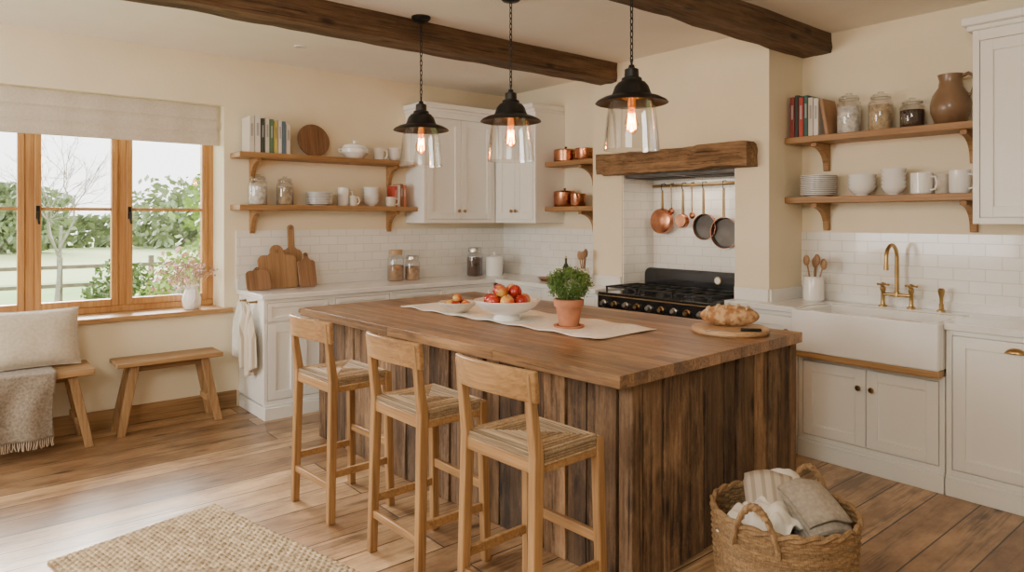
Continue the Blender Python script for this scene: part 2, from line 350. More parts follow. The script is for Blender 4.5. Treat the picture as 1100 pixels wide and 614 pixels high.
# ---------------------------------------------------------------- garden
grass=pm('lawn',(.19,.31,.055),(.13,.235,.035),.95,scale=1.2,bump=.3,bscale=60)
o=B().box(-24,-6.5,-30,40,-.4,-.25).build('ground_outside',grass,smooth=False); struct(o); o.name='floor_garden'
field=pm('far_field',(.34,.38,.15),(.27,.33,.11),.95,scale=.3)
o=B().box(-90,-24.01,-60,90,-.4,-.26).build('floor_field',field,smooth=False); struct(o)
def cloud(nm,label,cat,c,rr,n,size,m,group=None,m2=None):
    t=thing(nm,label,cat,(c[0],c[1],-.25),0,group)
    b=B(); b2=B(); rn=random.Random(int(abs(c[0]*31+c[1]*17)*10))
    lob=[(rn.uniform(-.4,.4),rn.uniform(-.4,.4),rn.uniform(-.45,.4)) for _ in range(11)]
    for i in range(n):
        l=rn.choice(lob); v=Vector((rn.gauss(0,1),rn.gauss(0,1),rn.gauss(0,1))).normalized()*rn.uniform(.3,.5)
        p=Vector((l[0]+v.x,l[1]+v.y,l[2]+v.z)); p=Vector((p.x*rr[0],p.y*rr[1],max(p.z*rr[2]+c[2]+.25,.03)))
        a=Vector((rn.gauss(0,1),rn.gauss(0,1),rn.gauss(0,1))).normalized(); d=a.orthogonal().normalized(); s=size*rn.uniform(.6,1.3)
        (b2 if m2 and i%4==0 else b).add([p-a*s,p+d*s*.6,p+a*s,p-d*s*.6],[(0,1,2,3)])
    b.build('foliage',m,t,smooth=False)
    if m2: b2.build('blossom',m2,t,smooth=False)
    else: b2.bm.free()
    b=B()
    for k in range(5):
        e=Vector(((rn.random()-.5)*rr[0],(rn.random()-.5)*rr[1],c[2]+.25+rn.uniform(-.2,.3)*rr[2])); b.tube([(0,0,0),e*.5+Vector((0,0,.1)),e],[.05*rr[2]**.5,.03,.01],6)
    b.build('trunk',bark,t)
    return t
lg=leafm('leaf_light',(.27,.36,.09),(.17,.25,.05)); dg=leafm('leaf_dark',(.15,.21,.065),(.085,.13,.035)); pk=leafm('leaf_pink',(.60,.27,.27),(.42,.15,.15)); fg=leafm('leaf_far',(.27,.32,.17),(.20,.25,.12))  # leaf_far: greyer green, distance haze put into the colour
cloud('flowering_shrub','rounded shrub with pink blossom just outside the right window pane','shrub',(-10.6,2.80,.62),(1.0,1.0,.85),2600,.05,lg,m2=pk)
cloud('green_shrub','low bright green bush below the pink blossom outside the window','shrub',(-8.9,2.15,-.02),(.7,.8,.4),1400,.035,lg)
cloud('green_shrub','rounded bush at the fence outside the middle window pane','shrub',(-16.2,2.9,.10),(.8,.9,.8),1800,.06,dg)
cloud('green_shrub','dark green bush outside the far left of the window','shrub',(-15,-.2,.2),(.9,1.0,.9),1800,.06,dg)
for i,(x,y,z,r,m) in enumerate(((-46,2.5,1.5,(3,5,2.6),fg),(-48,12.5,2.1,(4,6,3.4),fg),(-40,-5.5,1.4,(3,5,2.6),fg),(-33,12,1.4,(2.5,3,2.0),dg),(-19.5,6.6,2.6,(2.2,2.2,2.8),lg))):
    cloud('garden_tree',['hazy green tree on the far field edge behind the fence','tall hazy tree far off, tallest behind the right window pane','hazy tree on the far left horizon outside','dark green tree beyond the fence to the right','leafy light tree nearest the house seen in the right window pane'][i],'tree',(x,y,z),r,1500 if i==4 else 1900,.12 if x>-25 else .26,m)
hd=thing('hedge','long low green hedge on the far side of the field','hedge',(-52,3,-.25)); b=B(); rn=random.Random(5)
for i in range(5500):
    p=Vector((rn.uniform(-.6,.6),rn.uniform(-30,34),rn.uniform(0,2.0))); a=Vector((rn.gauss(0,1),rn.gauss(0,1),rn.gauss(0,1))).normalized(); d=a.orthogonal(); s=.35
    b.add([p-a*s,p+d*s*.5,p+a*s,p-d*s*.5],[(0,1,2,3)])
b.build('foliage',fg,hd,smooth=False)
fn=thing('garden_fence','weathered post and rail fence at the end of the lawn','fence',(-17.8,2,-.25)); fm=pm('old_fence',(.20,.155,.105),(.13,.10,.065),.9)
for k in range(-5,6): B().box(-.05,.05,k*1.8-.05,k*1.8+.05,0,1.0).build('post',fm,fn)
for z in(.4,.8): B().box(.05,.09,-9.5,9.5,z-.04,z+.04).build('rail',fm,fn)
bt=thing('bare_tree','bare-branched tree on the lawn seen through the middle window pane','tree',(-17,1.85,-.25)); b=B(); rn=random.Random(11)
def br(p,d,L,r,k):
    e=p+d*L; mdp=p+d*L*.5+Vector((rn.gauss(0,.05),rn.gauss(0,.05),0))*L; b.tube([p,mdp,e],[r,r*.8,r*.6],5)
    if k==0: return
    for _ in range(3 if k>1 else 4):
        nd_=(d+Vector((rn.gauss(0,.5),rn.gauss(0,.5),rn.gauss(.1,.3)))).normalized(); br(p+d*L*rn.uniform(.55,1),nd_,L*.68,r*.55,k-1)
br(Vector((0,0,0)),Vector((0,.05,1)).normalized(),1.7,.05,5)
b.build('branches',bark,bt)
# ---------------------------------------------------------------- cabinetry
def knob(parent,x,z,y,m=dbrass):
    B().lathe([(0,.0),(.008,0),(.007,.012),(.016,.018),(.018,.026),(.012,.033),(0,.035)],16,(x,y,z),'-y').build('knob',m,parent)
def cup(parent,x,z,y):
    b=B(); b.grid(lambda u,v:(x+.048*math.cos(PI*u),y-.001-.030*math.sin(PI*u)*math.cos(PI/2*v),z-.012+.030*math.sin(PI*u)*math.sin(PI/2*v)),16,8)
    b.box(x-.052,x+.052,y-.004,y,z-.014,z-.008); b.build('cup_handle',brass,parent,solid=.003)
def shaker(parent,x0,x1,z0,z1,yf,hand=None,name='door',fw=.065):
    b=B(); g=.003; x0+=g;x1-=g;z0+=g;z1-=g
    b.box(x0+.01,x1-.01,yf+.013,yf+.018,z0+.01,z1-.01)
    b.box(x0,x0+fw,yf,yf+.02,z0,z1); b.box(x1-fw,x1,yf,yf+.02,z0,z1); b.box(x0+fw,x1-fw,yf,yf+.02,z0,z0+fw); b.box(x0+fw,x1-fw,yf,yf+.02,z1-fw,z1)
    d=b.build(name,white,parent,bevel=.002)
    if hand:
        k,hx,hz=hand
        (cup if k=='cup' else knob)(d,hx,hz,yf)
    return d
def base_unit(label,x0,x1,loc,rz,depth,kind,top=.96,group='white base cabinets'):
    t=thing('base_cabinet',label,'cabinet',loc,rz,group)
    hz=top if kind!='sink' else .68
    b=B(); b.box(x0+.001,x1-.001,.02,depth,.12,hz); b.box(x0+.001,x0+.03,.0,.02,.12,hz); b.box(x1-.03,x1-.001,0,.02,.12,hz); b.box(x0+.03,x1-.03,0,.02,.12,.15); b.box(x0+.03,x1-.03,0,.02,hz-.03,hz)
    b.build('body',white,t,bevel=.002)
    b=B(); b.box(x0+.001,x1-.001,-.02,depth,0,.10); b.box(x0+.001,x1-.001,-.012,.02,.10,.12); b.build('plinth',white,t,bevel=.004)
    a=x0+.032;c=x1-.032;z0=.152;z1=hz-.032
    if kind=='sink':
        m=(a+c)/2; shaker(t,a,m,z0,z1,-.002,('k',m-.04,z1-.12)); shaker(t,m,c,z0,z1,-.002,('k',m+.04,z1-.12))
    elif kind=='drawer':
        m=(a+c)/2; shaker(t,a,c,z1-.15,z1,-.002,('k',m,z1-.075),'drawer',.035); shaker(t,a,m,z0,z1-.17,-.002,('k',m-.04,z1-.25)); shaker(t,m,c,z0,z1-.17,-.002,('k',m+.04,z1-.25))
    elif kind=='cup': shaker(t,a,c,z0,z1,-.002,('cup',(a+c)/2,z1-.05))
    elif kind=='one': shaker(t,a,c,z0,z1,-.002,('k',c-.04,z1-.1))
    return t
cabsA=[(1.97,2.55),(2.55,3.13),(3.13,3.71),(3.71,4.29)]
for i,(p,q) in enumerate(cabsA):
    base_unit(['white base cabinet at the window end with tea towels on its side','white base cabinet second along from the tea towels on the left wall','white base cabinet third along from the tea towels on the left wall','white base cabinet on the left wall nearest the corner'][i],p,q,(-5.45,0,0),PI/2,.59,'drawer')
for i,(p,q) in enumerate([(-5.43,-4.75),(-4.75,-4.06)]):
    base_unit(['white base cabinet on the back wall beside the corner','white base cabinet directly left of the black range'][i],p,q,(0,4.32,0),0,.29,'one')
base_unit('narrow white base cabinet between the range and the sink',-2.925,-2.37,(0,4.5,0),0,.11,'one')
base_unit('white double-door cabinet under the farmhouse sink',-2.365,-1.475,(0,4.5,0),0,.59,'sink')
base_unit('white cabinet with brass cup handle right of the farmhouse sink',-1.47,-.79,(0,4.5,0),0,.59,'cup')
base_unit('white cabinet at the far right end of the back run',-.79,-.1,(0,4.5,0),0,.59,'cup')
t=thing('worktop','pale stone worktop along the left wall and round the corner to the range','worktop',(-5.7,3.4,.96))
T=Matrix.Translation((5.7,-3.4,-.96))
b=B(); b.T=T
b.prism([(XA+.012,1.95),(-5.42,1.95),(-5.42,4.28),(-4.052,4.28),(-4.052,BF-.001),(BL-.001,BF-.001),(BL-.001,YL-.012),(XA+.012,YL-.012)],.96,1.0,'xy'); b.build('slab',marble,t,bevel=.004)
b=B(); b.T=T; b.box(XA+.012,XA+.03,1.95,YL-.012,1.0,1.09); b.box(XA+.03,BL-.001,YL-.03,YL-.012,1.0,1.09); b.box(BL,-4.052,BF-.018,BF-.001,1.0,1.09); b.build('upstand',marble,t,bevel=.002)
t=thing('worktop','pale stone worktop around the farmhouse sink right of the range','worktop',(-1.5,4.8,.96)); T=Matrix.Translation((1.5,-4.8,-.96))
b=B(); b.T=T
b.prism([(-2.924,4.47),(-2.37,4.47),(-2.37,4.93),(-1.472,4.93),(-1.472,4.47),(-.1,4.47),(-.1,YB-.012),(BR+.001,YB-.012),(BR+.001,BF-.001),(-2.924,BF-.001)],.96,1.0,'xy'); b.build('slab',marble,t,bevel=.004)
b=B(); b.T=T; b.box(-2.924,BR,BF-.018,BF-.001,1.0,1.09); b.box(BR+.001,BR+.018,BF,YB-.012,1.0,1.09); b.box(BR+.018,-.1,YB-.03,YB-.012,1.0,1.06); b.build('upstand',marble,t,bevel=.002)
sx0,sx1=-2.365,-1.477
t=thing('farmhouse_sink','white ceramic farmhouse sink with deep plain apron front','sink',((sx0+sx1)/2,4.66,.72)); h=(sx1-sx0)/2
b=B(); b.box(-h,h,-.26,-.20,0,.275); b.box(-h,h,.21,.265,0,.275); b.box(-h,-h+.05,-.20,.21,0,.275); b.box(h-.05,h,-.20,.21,0,.275); b.box(-h+.05,h-.05,-.20,.21,0,.04)
b.build('basin',ceramic,t,bevel=.01,seg=3); B().lathe([(0,.046),(.035,.046),(.04,.041),(.04,.04)],20).build('drain',steel,t)
o=B().box(sx0,sx1,4.41,4.499,.682,.72).build('sink_rail',oak,bevel=.003); tag(o,'thin oak strip directly beneath the farmhouse sink','wood trim')
fx=-1.93;t=thing('bridge_faucet','aged brass bridge tap with tall arched spout behind the sink','tap',(fx,5.0,1.0))
b=B()
for s in(-1,1): b.lathe([(0,0),(.028,0),(.028,.008),(.016,.014),(.013,.03),(.013,.10),(.018,.11),(.018,.13),(.01,.14),(0,.14)],18,(s*.09,0,0))
b.tube([(-.09,0,.085),(.09,0,.085)],.011,12); b.build('bridge',brass,t)
b=B(); b.lathe([(.017,.07),(.017,.10),(.012,.11)],16); pts=[(0,0,.09),(0,0,.34)]+[(0,-.085+.085*math.cos(a),.34+.085*math.sin(a)) for a in [PI*k/12 for k in range(1,13)]]+[(0,-.17,.28)]
b.tube(pts,.0125,12); b.lathe([(.011,0),(.015,.0),(.015,.03),(.011,.03)],14,(0,-.17,.26)); b.build('spout',brass,t)
for s in(-1,1):
    b=B(); c=(s*.09,0,.15); b.lathe([(0,-.02),(.008,-.02),(.008,.006),(.012,.01),(0,.018)],12,c)
    b.tube([(c[0]-.032,0,c[2]),(c[0]+.032,0,c[2])],.0055); b.tube([(c[0],-.032,c[2]),(c[0],.032,c[2])],.0055)
    for dx,dy in((1,0),(-1,0),(0,1),(0,-1)): b.ball((c[0]+dx*.034,dy*.034,c[2]),.009,seg=8)
    b.build('cross_handle',brass,t)
t=thing('side_spray','small aged brass rinse spray standing right of the tap','sprayer',(-1.66,5.0,1.0))
B().lathe([(0,0),(.026,0),(.026,.008),(.014,.014),(.014,.05),(.012,.05)],16).build('base',brass,t); B().lathe([(.010,.05),(.012,.09),(.019,.12),(.021,.14),(.012,.15),(0,.15)],16).build('spray_head',brass,t)
def wall_unit(label,x0,x1,z0,z1,depth,loc,rz,nd_=2,ext=0):
    t=thing('wall_cabinet',label,'cabinet',loc,rz,'white wall cabinets')
    b=B(); b.box(x0,x1,.02,depth,z0,z1); b.box(x0,x0+.035,0,.02,z0,z1); b.box(x1-.035,x1,0,.02,z0,z1); b.box(x0+.035,x1-.035,0,.02,z0,z0+.035); b.box(x0+.035,x1-.035,0,.02,z1-.06,z1); b.build('body',white,t,bevel=.002)
    a=x0+.037;c=x1-.037
    if nd_==2:
        m=(a+c)/2; shaker(t,a,m,z0+.037,z1-.062,-.002,('k',m-.035,z0+.12)); shaker(t,m,c,z0+.037,z1-.062,-.002,('k',m+.035,z0+.12))
    else: shaker(t,a,c,z0+.037,z1-.062,-.002,('k',c-.04,z0+.12))
    b=B(); b.box(x0-ext,x1+.0,-.02,depth,z1,z1+.03); b.box(x0-ext*1.6,x1,-.045,depth,z1+.03,z1+.08); b.build('crown_moulding',white,t,bevel=.008); return t
wall_unit('white double-door wall cabinet on the left wall beside the corner',3.62,4.50,1.56,2.66,.348,(-5.70,0,0),PI/2,ext=.02)
wall_unit('white double-door wall cabinet on the back wall by the copper pan shelves',-5.69,-5.06,1.56,2.66,.398,(0,4.50,0),0)
wall_unit('large white wall cabinet at the right edge above the worktop',-1.41,-.65,1.57,2.72,.348,(0,4.75,0),0,1,ext=.03)
# ---------------------------------------------------------------- shelves
def shelf(label,x0,x1,loc,rz,depth,brx,th=.045):
    t=thing('wall_shelf',label,'shelf',loc,rz,'oak wall shelves')
    B().box(x0,x1,0,depth,-th,0).build('board',shelfx,t,bevel=.004)
    for x in brx:
        P=[(depth,-th),(.05,-th),(.05,-th-.03)]
        for k in range(9):
            a=PI/2*k/8; P.append((.06+(depth-.10)*math.sin(a),-th-.03-.14*(1-math.cos(a))))
        P+=[(depth-.035,-th-.20),(depth,-th-.20)]
        B().prism(P,x-.02,x+.02,'yz').build('bracket',shelfx,t,bevel=.003)
    return t
shelf('upper oak shelf on the left wall holding books and a round board',1.90,3.58,(-5.80,0,2.16),PI/2,.25,(2.08,3.42))
shelf('lower oak shelf on the left wall holding jars, plates and cups',1.90,3.61,(-5.80,0,1.72),PI/2,.25,(2.08,3.42))
shelf('upper oak shelf right of the chimney breast with books, jars and brown jug',-2.645,-1.42,(0,4.83,2.20),0,.27,(-2.45,-1.50))
shelf('lower oak shelf right of the chimney breast with stacked white crockery',-2.645,-1.42,(0,4.83,1.76),0,.27,(-2.45,-1.50))
shelf('short upper oak shelf left of the chimney breast with copper pots',-5.055,-4.405,(0,4.62,2.16),0,.28,(-4.62,))
shelf('short lower oak shelf left of the chimney breast with copper pans',-5.055,-4.405,(0,4.62,1.72),0,.28,(-4.62,))
# ---------------------------------------------------------------- books
def book(label,th,h,d,c,loc,rz,group,ry=0):
    t=thing('book',label,'book',loc,rz,group,ry=ry); m=pm('book_cover',c,None,.6)
    b=B(); b.box(-th/2,-th/2+.003,-d/2,d/2,0,h); b.box(th/2-.003,th/2,-d/2,d/2,0,h); b.box(-th/2+.003,th/2-.003,-d/2,-d/2+.004,0,h); b.build('cover',m,t,bevel=.0015)
    B().box(-th/2+.003,th/2-.003,-d/2+.004,d/2-.006,.004,h-.004).build('pages',clothw,t,smooth=False)
    if th>.028:
        k2=tuple(.08 if sum(c)>1.2 else .7 for _ in c); b=B(); b.box(-th*.22,th*.22,-d/2-.0006,-d/2,h*.45,h*.8); b.build('spine_panel',pm('spine_panel',tuple(.5*q+.5*x for q,x in zip(k2,c)),None,.6),t,smooth=False)
    return t
y=1.99
for th,h,c,l in((.040,.30,(.75,.70,.60),'cream spined book at the window end of the left upper shelf'),(.045,.31,(.80,.77,.70),'thick white book second in the left shelf row'),(.030,.29,(.05,.06,.05),'black book third in the left shelf row'),(.034,.30,(.70,.66,.55),'ivory book between the black and green books'),(.030,.29,(.11,.20,.10),'dark green book in the left shelf row'),(.030,.28,(.64,.50,.14),'mustard yellow book in the left shelf row'),(.030,.29,(.78,.74,.66),'white book between the mustard and blue books'),(.028,.28,(.12,.18,.24),'dark blue book in the left shelf row'),(.034,.26,(.72,.66,.56),'beige book at the round board end of the left shelf row')):
    book(l,th,h,.19,c,(-5.925,y+th/2,2.1605),PI/2,'books on the left upper shelf'); y+=th+.006
x=-2.62
for th,h,c,l in((.034,.30,(.28,.05,.04),'dark red book against the chimney breast on the right shelf'),(.026,.31,(.04,.06,.05),'black book second from the chimney breast'),(.034,.29,(.45,.07,.05),'bright red book on the right upper shelf'),(.03,.30,(.05,.12,.11),'dark teal book beside the bright red book'),(.034,.28,(.70,.65,.56),'cream book beside the dark teal book'),(.036,.27,(.78,.75,.70),'white book on the right upper shelf beside the leaning one')):
    book(l,th,h,.2,c,(x+th/2,4.96,2.2005),0,'books on the right upper shelf'); x+=th+.004
book('brown and cream patterned book leaning at the jar end of the right shelf',.025,.26,.19,(.42,.24,.13),(x+.055,4.96,2.2035),0,'books on the right upper shelf',ry=-.16)
y=3.30
for th,h,c,l in((.03,.20,(.55,.08,.05),'small red cookbook by the wall cabinet on the left lower shelf'),(.028,.21,(.75,.70,.6),'small cream cookbook between the red and brown ones'),(.03,.22,(.30,.12,.06),'small brown cookbook on the left lower shelf'),(.03,.21,(.62,.20,.10),'small rust cookbook closest to the wall cabinet')):
    book(l,th,h,.15,c,(-5.93,y+.10,1.7205),PI/2,'cookbooks on the left lower shelf'); y+=th+.004
# ---------------------------------------------------------------- jars and crockery
def jar(label,loc,r,h,c,fillf,group,lid='glass',sc=30):
    t=thing('storage_jar',label,'jar',loc,0,group)
    B().lathe([(0,0),(r*.92,0),(r,.01),(r,h*.68),(r*.93,h*.76),(r*.78,h*.80),(r*.78,h*.85)],24).build('glass_body',glass,t)
    B().lathe([(0,.006),(r*.94,.006),(r*.95,h*fillf),(0,h*fillf+.004)],20).build('contents',pm('jar_fill',c,tuple(k*.55 for k in c),.9,scale=sc,bump=.4,bscale=80),t)
    if lid=='glass': B().lathe([(r*.82,h*.85),(r*.84,h*.88),(r*.7,h*.93),(r*.25,h*.95),(r*.22,h*.97),(r*.3,h),(0,h)],24).build('lid',glass,t)
    elif lid=='cork': B().lathe([(0,h*.84),(r*.8,h*.84),(r*.84,h),(0,h)],24).build('lid',boardp,t)
    else: B().lathe([(0,h*.84),(r*.85,h*.84),(r*.86,h*.97),(r*.8,h),(0,h)],24).build('lid',steel,t)
    B().tube([(r*.80*math.cos(a),r*.80*math.sin(a),h*.845) for a in [2*PI*k/20 for k in range(20)]],.003,6,True).build('wire_clip',steel,t)
    return t
g='glass jars on the right upper shelf'
jar('tall clip-top jar of white flour beside the leaning book',(Xat(912,4.97),4.97,2.2005),.082,.29,(.82,.79,.72),.66,g)
jar('clip-top jar of oats between the flour and the dark beans',(Xat(946,4.97),4.97,2.2005),.078,.27,(.60,.45,.27),.66,g)
jar('squat jar of dark beans beside the brown jug',(Xat(980,4.97),4.97,2.2005),.075,.20,(.07,.04,.03),.6,g)
g='glass jars on the left lower shelf'
jar('glass jar of white sugar at the window end of the left lower shelf',(-5.92,Yat(277,-5.92),1.7205),.078,.26,(.80,.77,.70),.62,g)
jar('glass jar of beige grain second along on the left lower shelf',(-5.92,Yat(306,-5.92),1.7205),.072,.25,(.50,.38,.24),.64,g)
g='glass jars on the left worktop'
jar('taller jar of brown lentils on the left worktop',(-5.88,Yat(425,-5.88),1.0005),.08,.30,(.42,.25,.13),.5,g,'cork')
jar('shorter jar of nuts on the left worktop beside the lentils',(-5.84,Yat(443,-5.84),1.0005),.073,.24,(.50,.30,.16),.55,g,'metal')
jar('dark coffee jar in the worktop corner',(-5.85,Yat(510,-5.85),1.0005),.085,.30,(.08,.04,.025),.65,g,'metal')
t=thing('canister','white lidded enamel canister in the worktop corner','canister',(-5.74,Yat(531,-5.74),1.0005))
B().lathe([(0,0),(.085,0),(.09,.01),(.09,.18),(.085,.185),(0,.185)],28).build('body',ceramic,t); B().lathe([(.092,.18),(.094,.2),(.05,.215),(.015,.22),(.012,.235),(.02,.25),(0,.255)],28).build('lid',ceramic,t)
t=thing('stoneware_jug','large brown glazed stoneware jug at the cabinet end of the right upper shelf','jug',(Xat(1021,4.965),4.965,2.2005)); jb=pm('brown_glaze',(.17,.095,.05),(.30,.19,.11),.35,scale=3,coat=.3)
B().lathe([(0,0),(.075,0),(.085,.01),(.112,.08),(.115,.13),(.10,.19),(.068,.24),(.062,.28),(.072,.32),(.064,.32),(.054,.28),(.06,.24),(.09,.19),(.1,.1),(0,.02)],32).build('body',jb,t)
B().tube([(.06,0,.30),(.10,0,.315),(.135,0,.29),(.14,0,.24),(.12,0,.19),(.10,0,.175)],[.011,.012,.012,.012,.011,.01],10).build('handle',jb,t)
def stack(nm,cat,prof,n,dz,loc,m,labels,group,seg=32):
    o=B().lathe(prof,seg).build(nm,m,loc=loc); tag(o,labels[0],cat,group)
    for k in range(1,n):
        c=dup(o,(loc[0],loc[1],loc[2]+dz*k)); c['label']=labels[k] if k<len(labels) else labels[-1]
def plate(r): return [(0,0),(r*.6,0),(r*.62,.004),(r,.016),(r,.020),(r*.6,.009),(0,.007)]
def bowl(r,h): return [(0,0),(r*.45,0),(r*.45,.008),(r*.7,h*.3),(r*.93,h*.75),(r,h),(r*.96,h),(r*.88,h*.75),(r*.62,h*.32),(0,.014)]
n=12; lab=['white dinner plate at the bottom of the right shelf stack']+['white dinner plate within the tall stack on the right shelf']*(n-2)+['white dinner plate on top of the tall right shelf stack']
stack('dinner_plate','plate',plate(.125),n,.0125,(Xat(879,4.962),4.962,1.7605),ceramic,lab,'dinner plates stacked on the right lower shelf')
stack('soup_bowl','bowl',bowl(.092,.07),4,.026,(Xat(926,4.96),4.96,1.7605),ceramic,['wide white bowl lowest in the stack beside the plates']+['wide white bowl within the stack beside the plates']*2+['wide white bowl topmost in the stack beside the plates'],'wide bowls on the right lower shelf')
stack('small_bowl','bowl',bowl(.078,.065),5,.028,(Xat(960,4.96),4.96,1.7605),ceramic,['small white bowl lowest in the middle stack on the right shelf']+['small white bowl within the middle stack on the right shelf']*3+['small white bowl topmost in the middle stack on the right shelf'],'small bowls on the right lower shelf')
def mug(label,loc,rz,r,h,group,m=ceramic):
    t=thing('mug',label,'mug',loc,rz,group)
    B().lathe([(0,0),(r*.85,0),(r*.98,.01),(r,h),(r*.93,h),(r*.88,.012),(0,.01)],28).build('cup',m,t)
    B().tube([(r*.96,0,h*.82),(r*1.45,0,h*.8),(r*1.6,0,h*.5),(r*1.4,0,h*.22),(r*.95,0,h*.2)],.007,8).build('handle',m,t); return t
g='mugs on the right lower shelf'
mug('wide white mug next to the small stacked bowls',(Xat(990,4.96),4.96,1.7605),-.3,.066,.14,g)
mug('cream mug behind between the two white mugs',(Xat(1012,5.02),5.02,1.7605),1.2,.050,.13,g,stone)
mug('white mug nearest the wall cabinet on the right shelf',(Xat(1031,4.94),4.94,1.7605),-.3,.060,.145,g)
n=9
stack('side_plate','plate',plate(.118),n,.0125,(-5.925,Yat(343,-5.925),1.7205),ceramic,['white side plate lowest in the left shelf stack']+['white side plate within the left shelf stack']*(n-2)+['white side plate topmost in the left shelf stack'],'side plates on the left lower shelf')
mug('tall white mug beside the plates on the left lower shelf',(-5.95,Yat(369,-5.95),1.7205),1.2,.055,.17,'cups on the left lower shelf')
mug('smaller cream mug next to the nested bowls on the left lower shelf',(-5.87,Yat(380,-5.87),1.7205),.6,.038,.095,'cups on the left lower shelf',stone)
stack('small_bowl','bowl',bowl(.078,.06),5,.030,(-5.925,Yat(399,-5.925),1.7205),ceramic,['little white bowl lowest in the left shelf nest']+['little white bowl within the left shelf nest']*3+['little white bowl topmost in the left shelf nest'],'nested bowls on the left lower shelf')
mug('squat cream cup beside the cookbooks',(-5.86,Yat(420,-5.86),1.7205),.8,.048,.09,'cups on the left lower shelf',stone)
t=thing('tureen','white lidded tureen beside the round board on the left upper shelf','pot',(-5.92,Yat(381,-5.92),2.1605)); t.scale=(1.15,1.15,1.15)
B().lathe([(0,0),(.06,0),(.065,.01),(.11,.05),(.115,.08),(.10,.085),(0,.08)],28).build('bowl',ceramic,t); B().lathe([(.108,.083),(.09,.11),(.03,.125),(.012,.13),(.018,.15),(0,.155)],28).build('lid',ceramic,t)
b=B()
for s in(-1,1): b.tube([(0,s*.10,.07),(0,s*.14,.075),(0,s*.14,.055),(0,s*.10,.05)],.006)
b.build('side_handles',ceramic,t)
mug('white cup near the tureen on the left upper shelf',(-5.93,Yat(407,-5.93),2.1605),1.0,.05,.12,'cups on the left upper shelf')
stack('small_bowl','bowl',bowl(.062,.05),4,.026,(-5.92,Yat(424,-5.92),2.1605),ceramic,['tiny white bowl lowest in the small stack on the left upper shelf']+['tiny white bowl within the small stack on the left upper shelf']*2+['tiny white bowl topmost of the small stack on the left upper shelf'],'tiny bowls on the left upper shelf')
# ---------------------------------------------------------------- boards
def paddle(label,w,h,hw,hh,m,loc,rz,tilt,th=.02,rnd=.045):
    P=[]
    def arc(cx,cz,r,a0,a1,n=6):
        for k in range(n+1):
            a=a0+(a1-a0)*k/n; P.append((cx+r*math.cos(a),cz+r*math.sin(a)))
    arc(w/2-.03,.03,.03,-PI/2,0); arc(w/2-rnd,h-rnd,rnd,0,PI/2)
    P.append((hw/2+.02,h)); P.append((hw/2,h+.02)); arc(0,h+hh-hw/2,hw/2,0,PI,8); P.append((-hw/2,h+.02)); P.append((-hw/2-.02,h))
    arc(-w/2+rnd,h-rnd,rnd,PI/2,PI); arc(-w/2+.03,.03,.03,PI,3*PI/2)
    b=B().prism(P,-th,0,'xz'); t=thing('cutting_board',label,'cutting board',loc,rz,'wooden cutting boards on the left worktop',rx=-tilt)
    b.build('board',m,t,bevel=.004)
    B().tube([(.011*math.cos(a),-th-.0005,h+hh-hw/2+.011*math.sin(a)) for a in [2*PI*k/12 for k in range(12)]],.002,6,True).build('hanging_hole',iron,t)
    return t
paddle('wide rectangular brown cutting board leaning on the tiles',.34,.29,.12,.09,board2,(-5.865,Yat(298,-5.9),1.001),PI/2,.22,rnd=.05)
paddle('tall paddle board with long handle leaning behind the others',.19,.33,.06,.22,board2,(-5.93,Yat(314,-5.93),1.001),PI/2,.10)
paddle('small dark paddle board in front at the right of the boards',.16,.24,.045,.07,board1,(-5.80,Yat(331,-5.80),1.001),PI/2,.26,rnd=.03)
paddle('low dark walnut board leaning at the window side of the boards',.20,.17,.035,.03,board1,(-5.79,Yat(278,-5.79),1.001),PI/2,.34,rnd=.04)
t=thing('round_board','round dark wooden board leaning on the wall on the left upper shelf','cutting board',(-5.965,Yat(338,-5.96),2.162),PI/2,rx=-.2)
B().lathe([(0,0),(.142,0),(.152,.006),(.152,.016),(.142,.02),(.125,.016),(0,.016)],40,(0,0,.152),'-y').build('board',board1,t)
# ---------------------------------------------------------------- copper
def pot(label,loc,r,h,rz,group,lid=True,long=False):
    t=thing('copper_pot',label,'pot',loc,rz,group)
    B().lathe([(0,0),(r*.93,0),(r,.01),(r,h),(r*1.03,h+.002),(r*.97,h),(r*.95,.012),(0,.012)],28).build('body',copper,t)
    if lid: B().lathe([(r*1.02,h+.001),(r*.9,h+.014),(r*.3,h+.022),(.008,h+.024),(.016,h+.04),(0,h+.045)],28).build('lid',copper,t)
    if long: B().tube([(r,0,h*.75),(r+.04,0,h*.9),(r+.10,0,h*1.0)],[.008,.007,.009],8).build('handle',dbrass,t)
    else:
        for s in(-1,1): B().tube([(s*r,-.025,h*.7),(s*(r+.026),-.022,h*.75),(s*(r+.026),.022,h*.75),(s*r,.025,h*.7)],.005,6).build('handle',dbrass,t)
    return t
gp='copper pots on the short shelves'
pot('wide lidded copper pot on the short upper shelf by the wall cabinet',(-4.90,4.76,2.1605),.12,.11,0,gp)
pot('smaller copper saucepan on the short upper shelf by the breast',(-4.62,4.74,2.1605),.09,.11,0,gp,False)
pot('large copper stockpot on the short lower shelf',(-4.915,4.76,1.7205),.11,.14,0,gp)
pot('copper saucepan with long handle on the short lower shelf',(-4.69,4.72,1.7205),.075,.12,-.9,gp,False,True)
o=B().lathe([(0,0),(.030,0),(.032,.01),(.032,.14),(.012,.18),(.012,.23),(0,.23)],20).build('dark_bottle',jb,loc=(-4.50,4.80,1.7205)); tag(o,'dark brown bottle against the breast on the short lower shelf','bottle')
rz_=1.895; t=thing('pan_rail','dark hanging rail on the tiles above the range','rail',(-3.56,4.99,rz_))
B().tube([(-.44,0,0),(.44,0,0)],.013,12).build('bar',dbrass,t)
for s in(-1,1): B().tube([(s*.39,0,0),(s*.39,.048,0)],.009,8).build('bracket',dbrass,t)
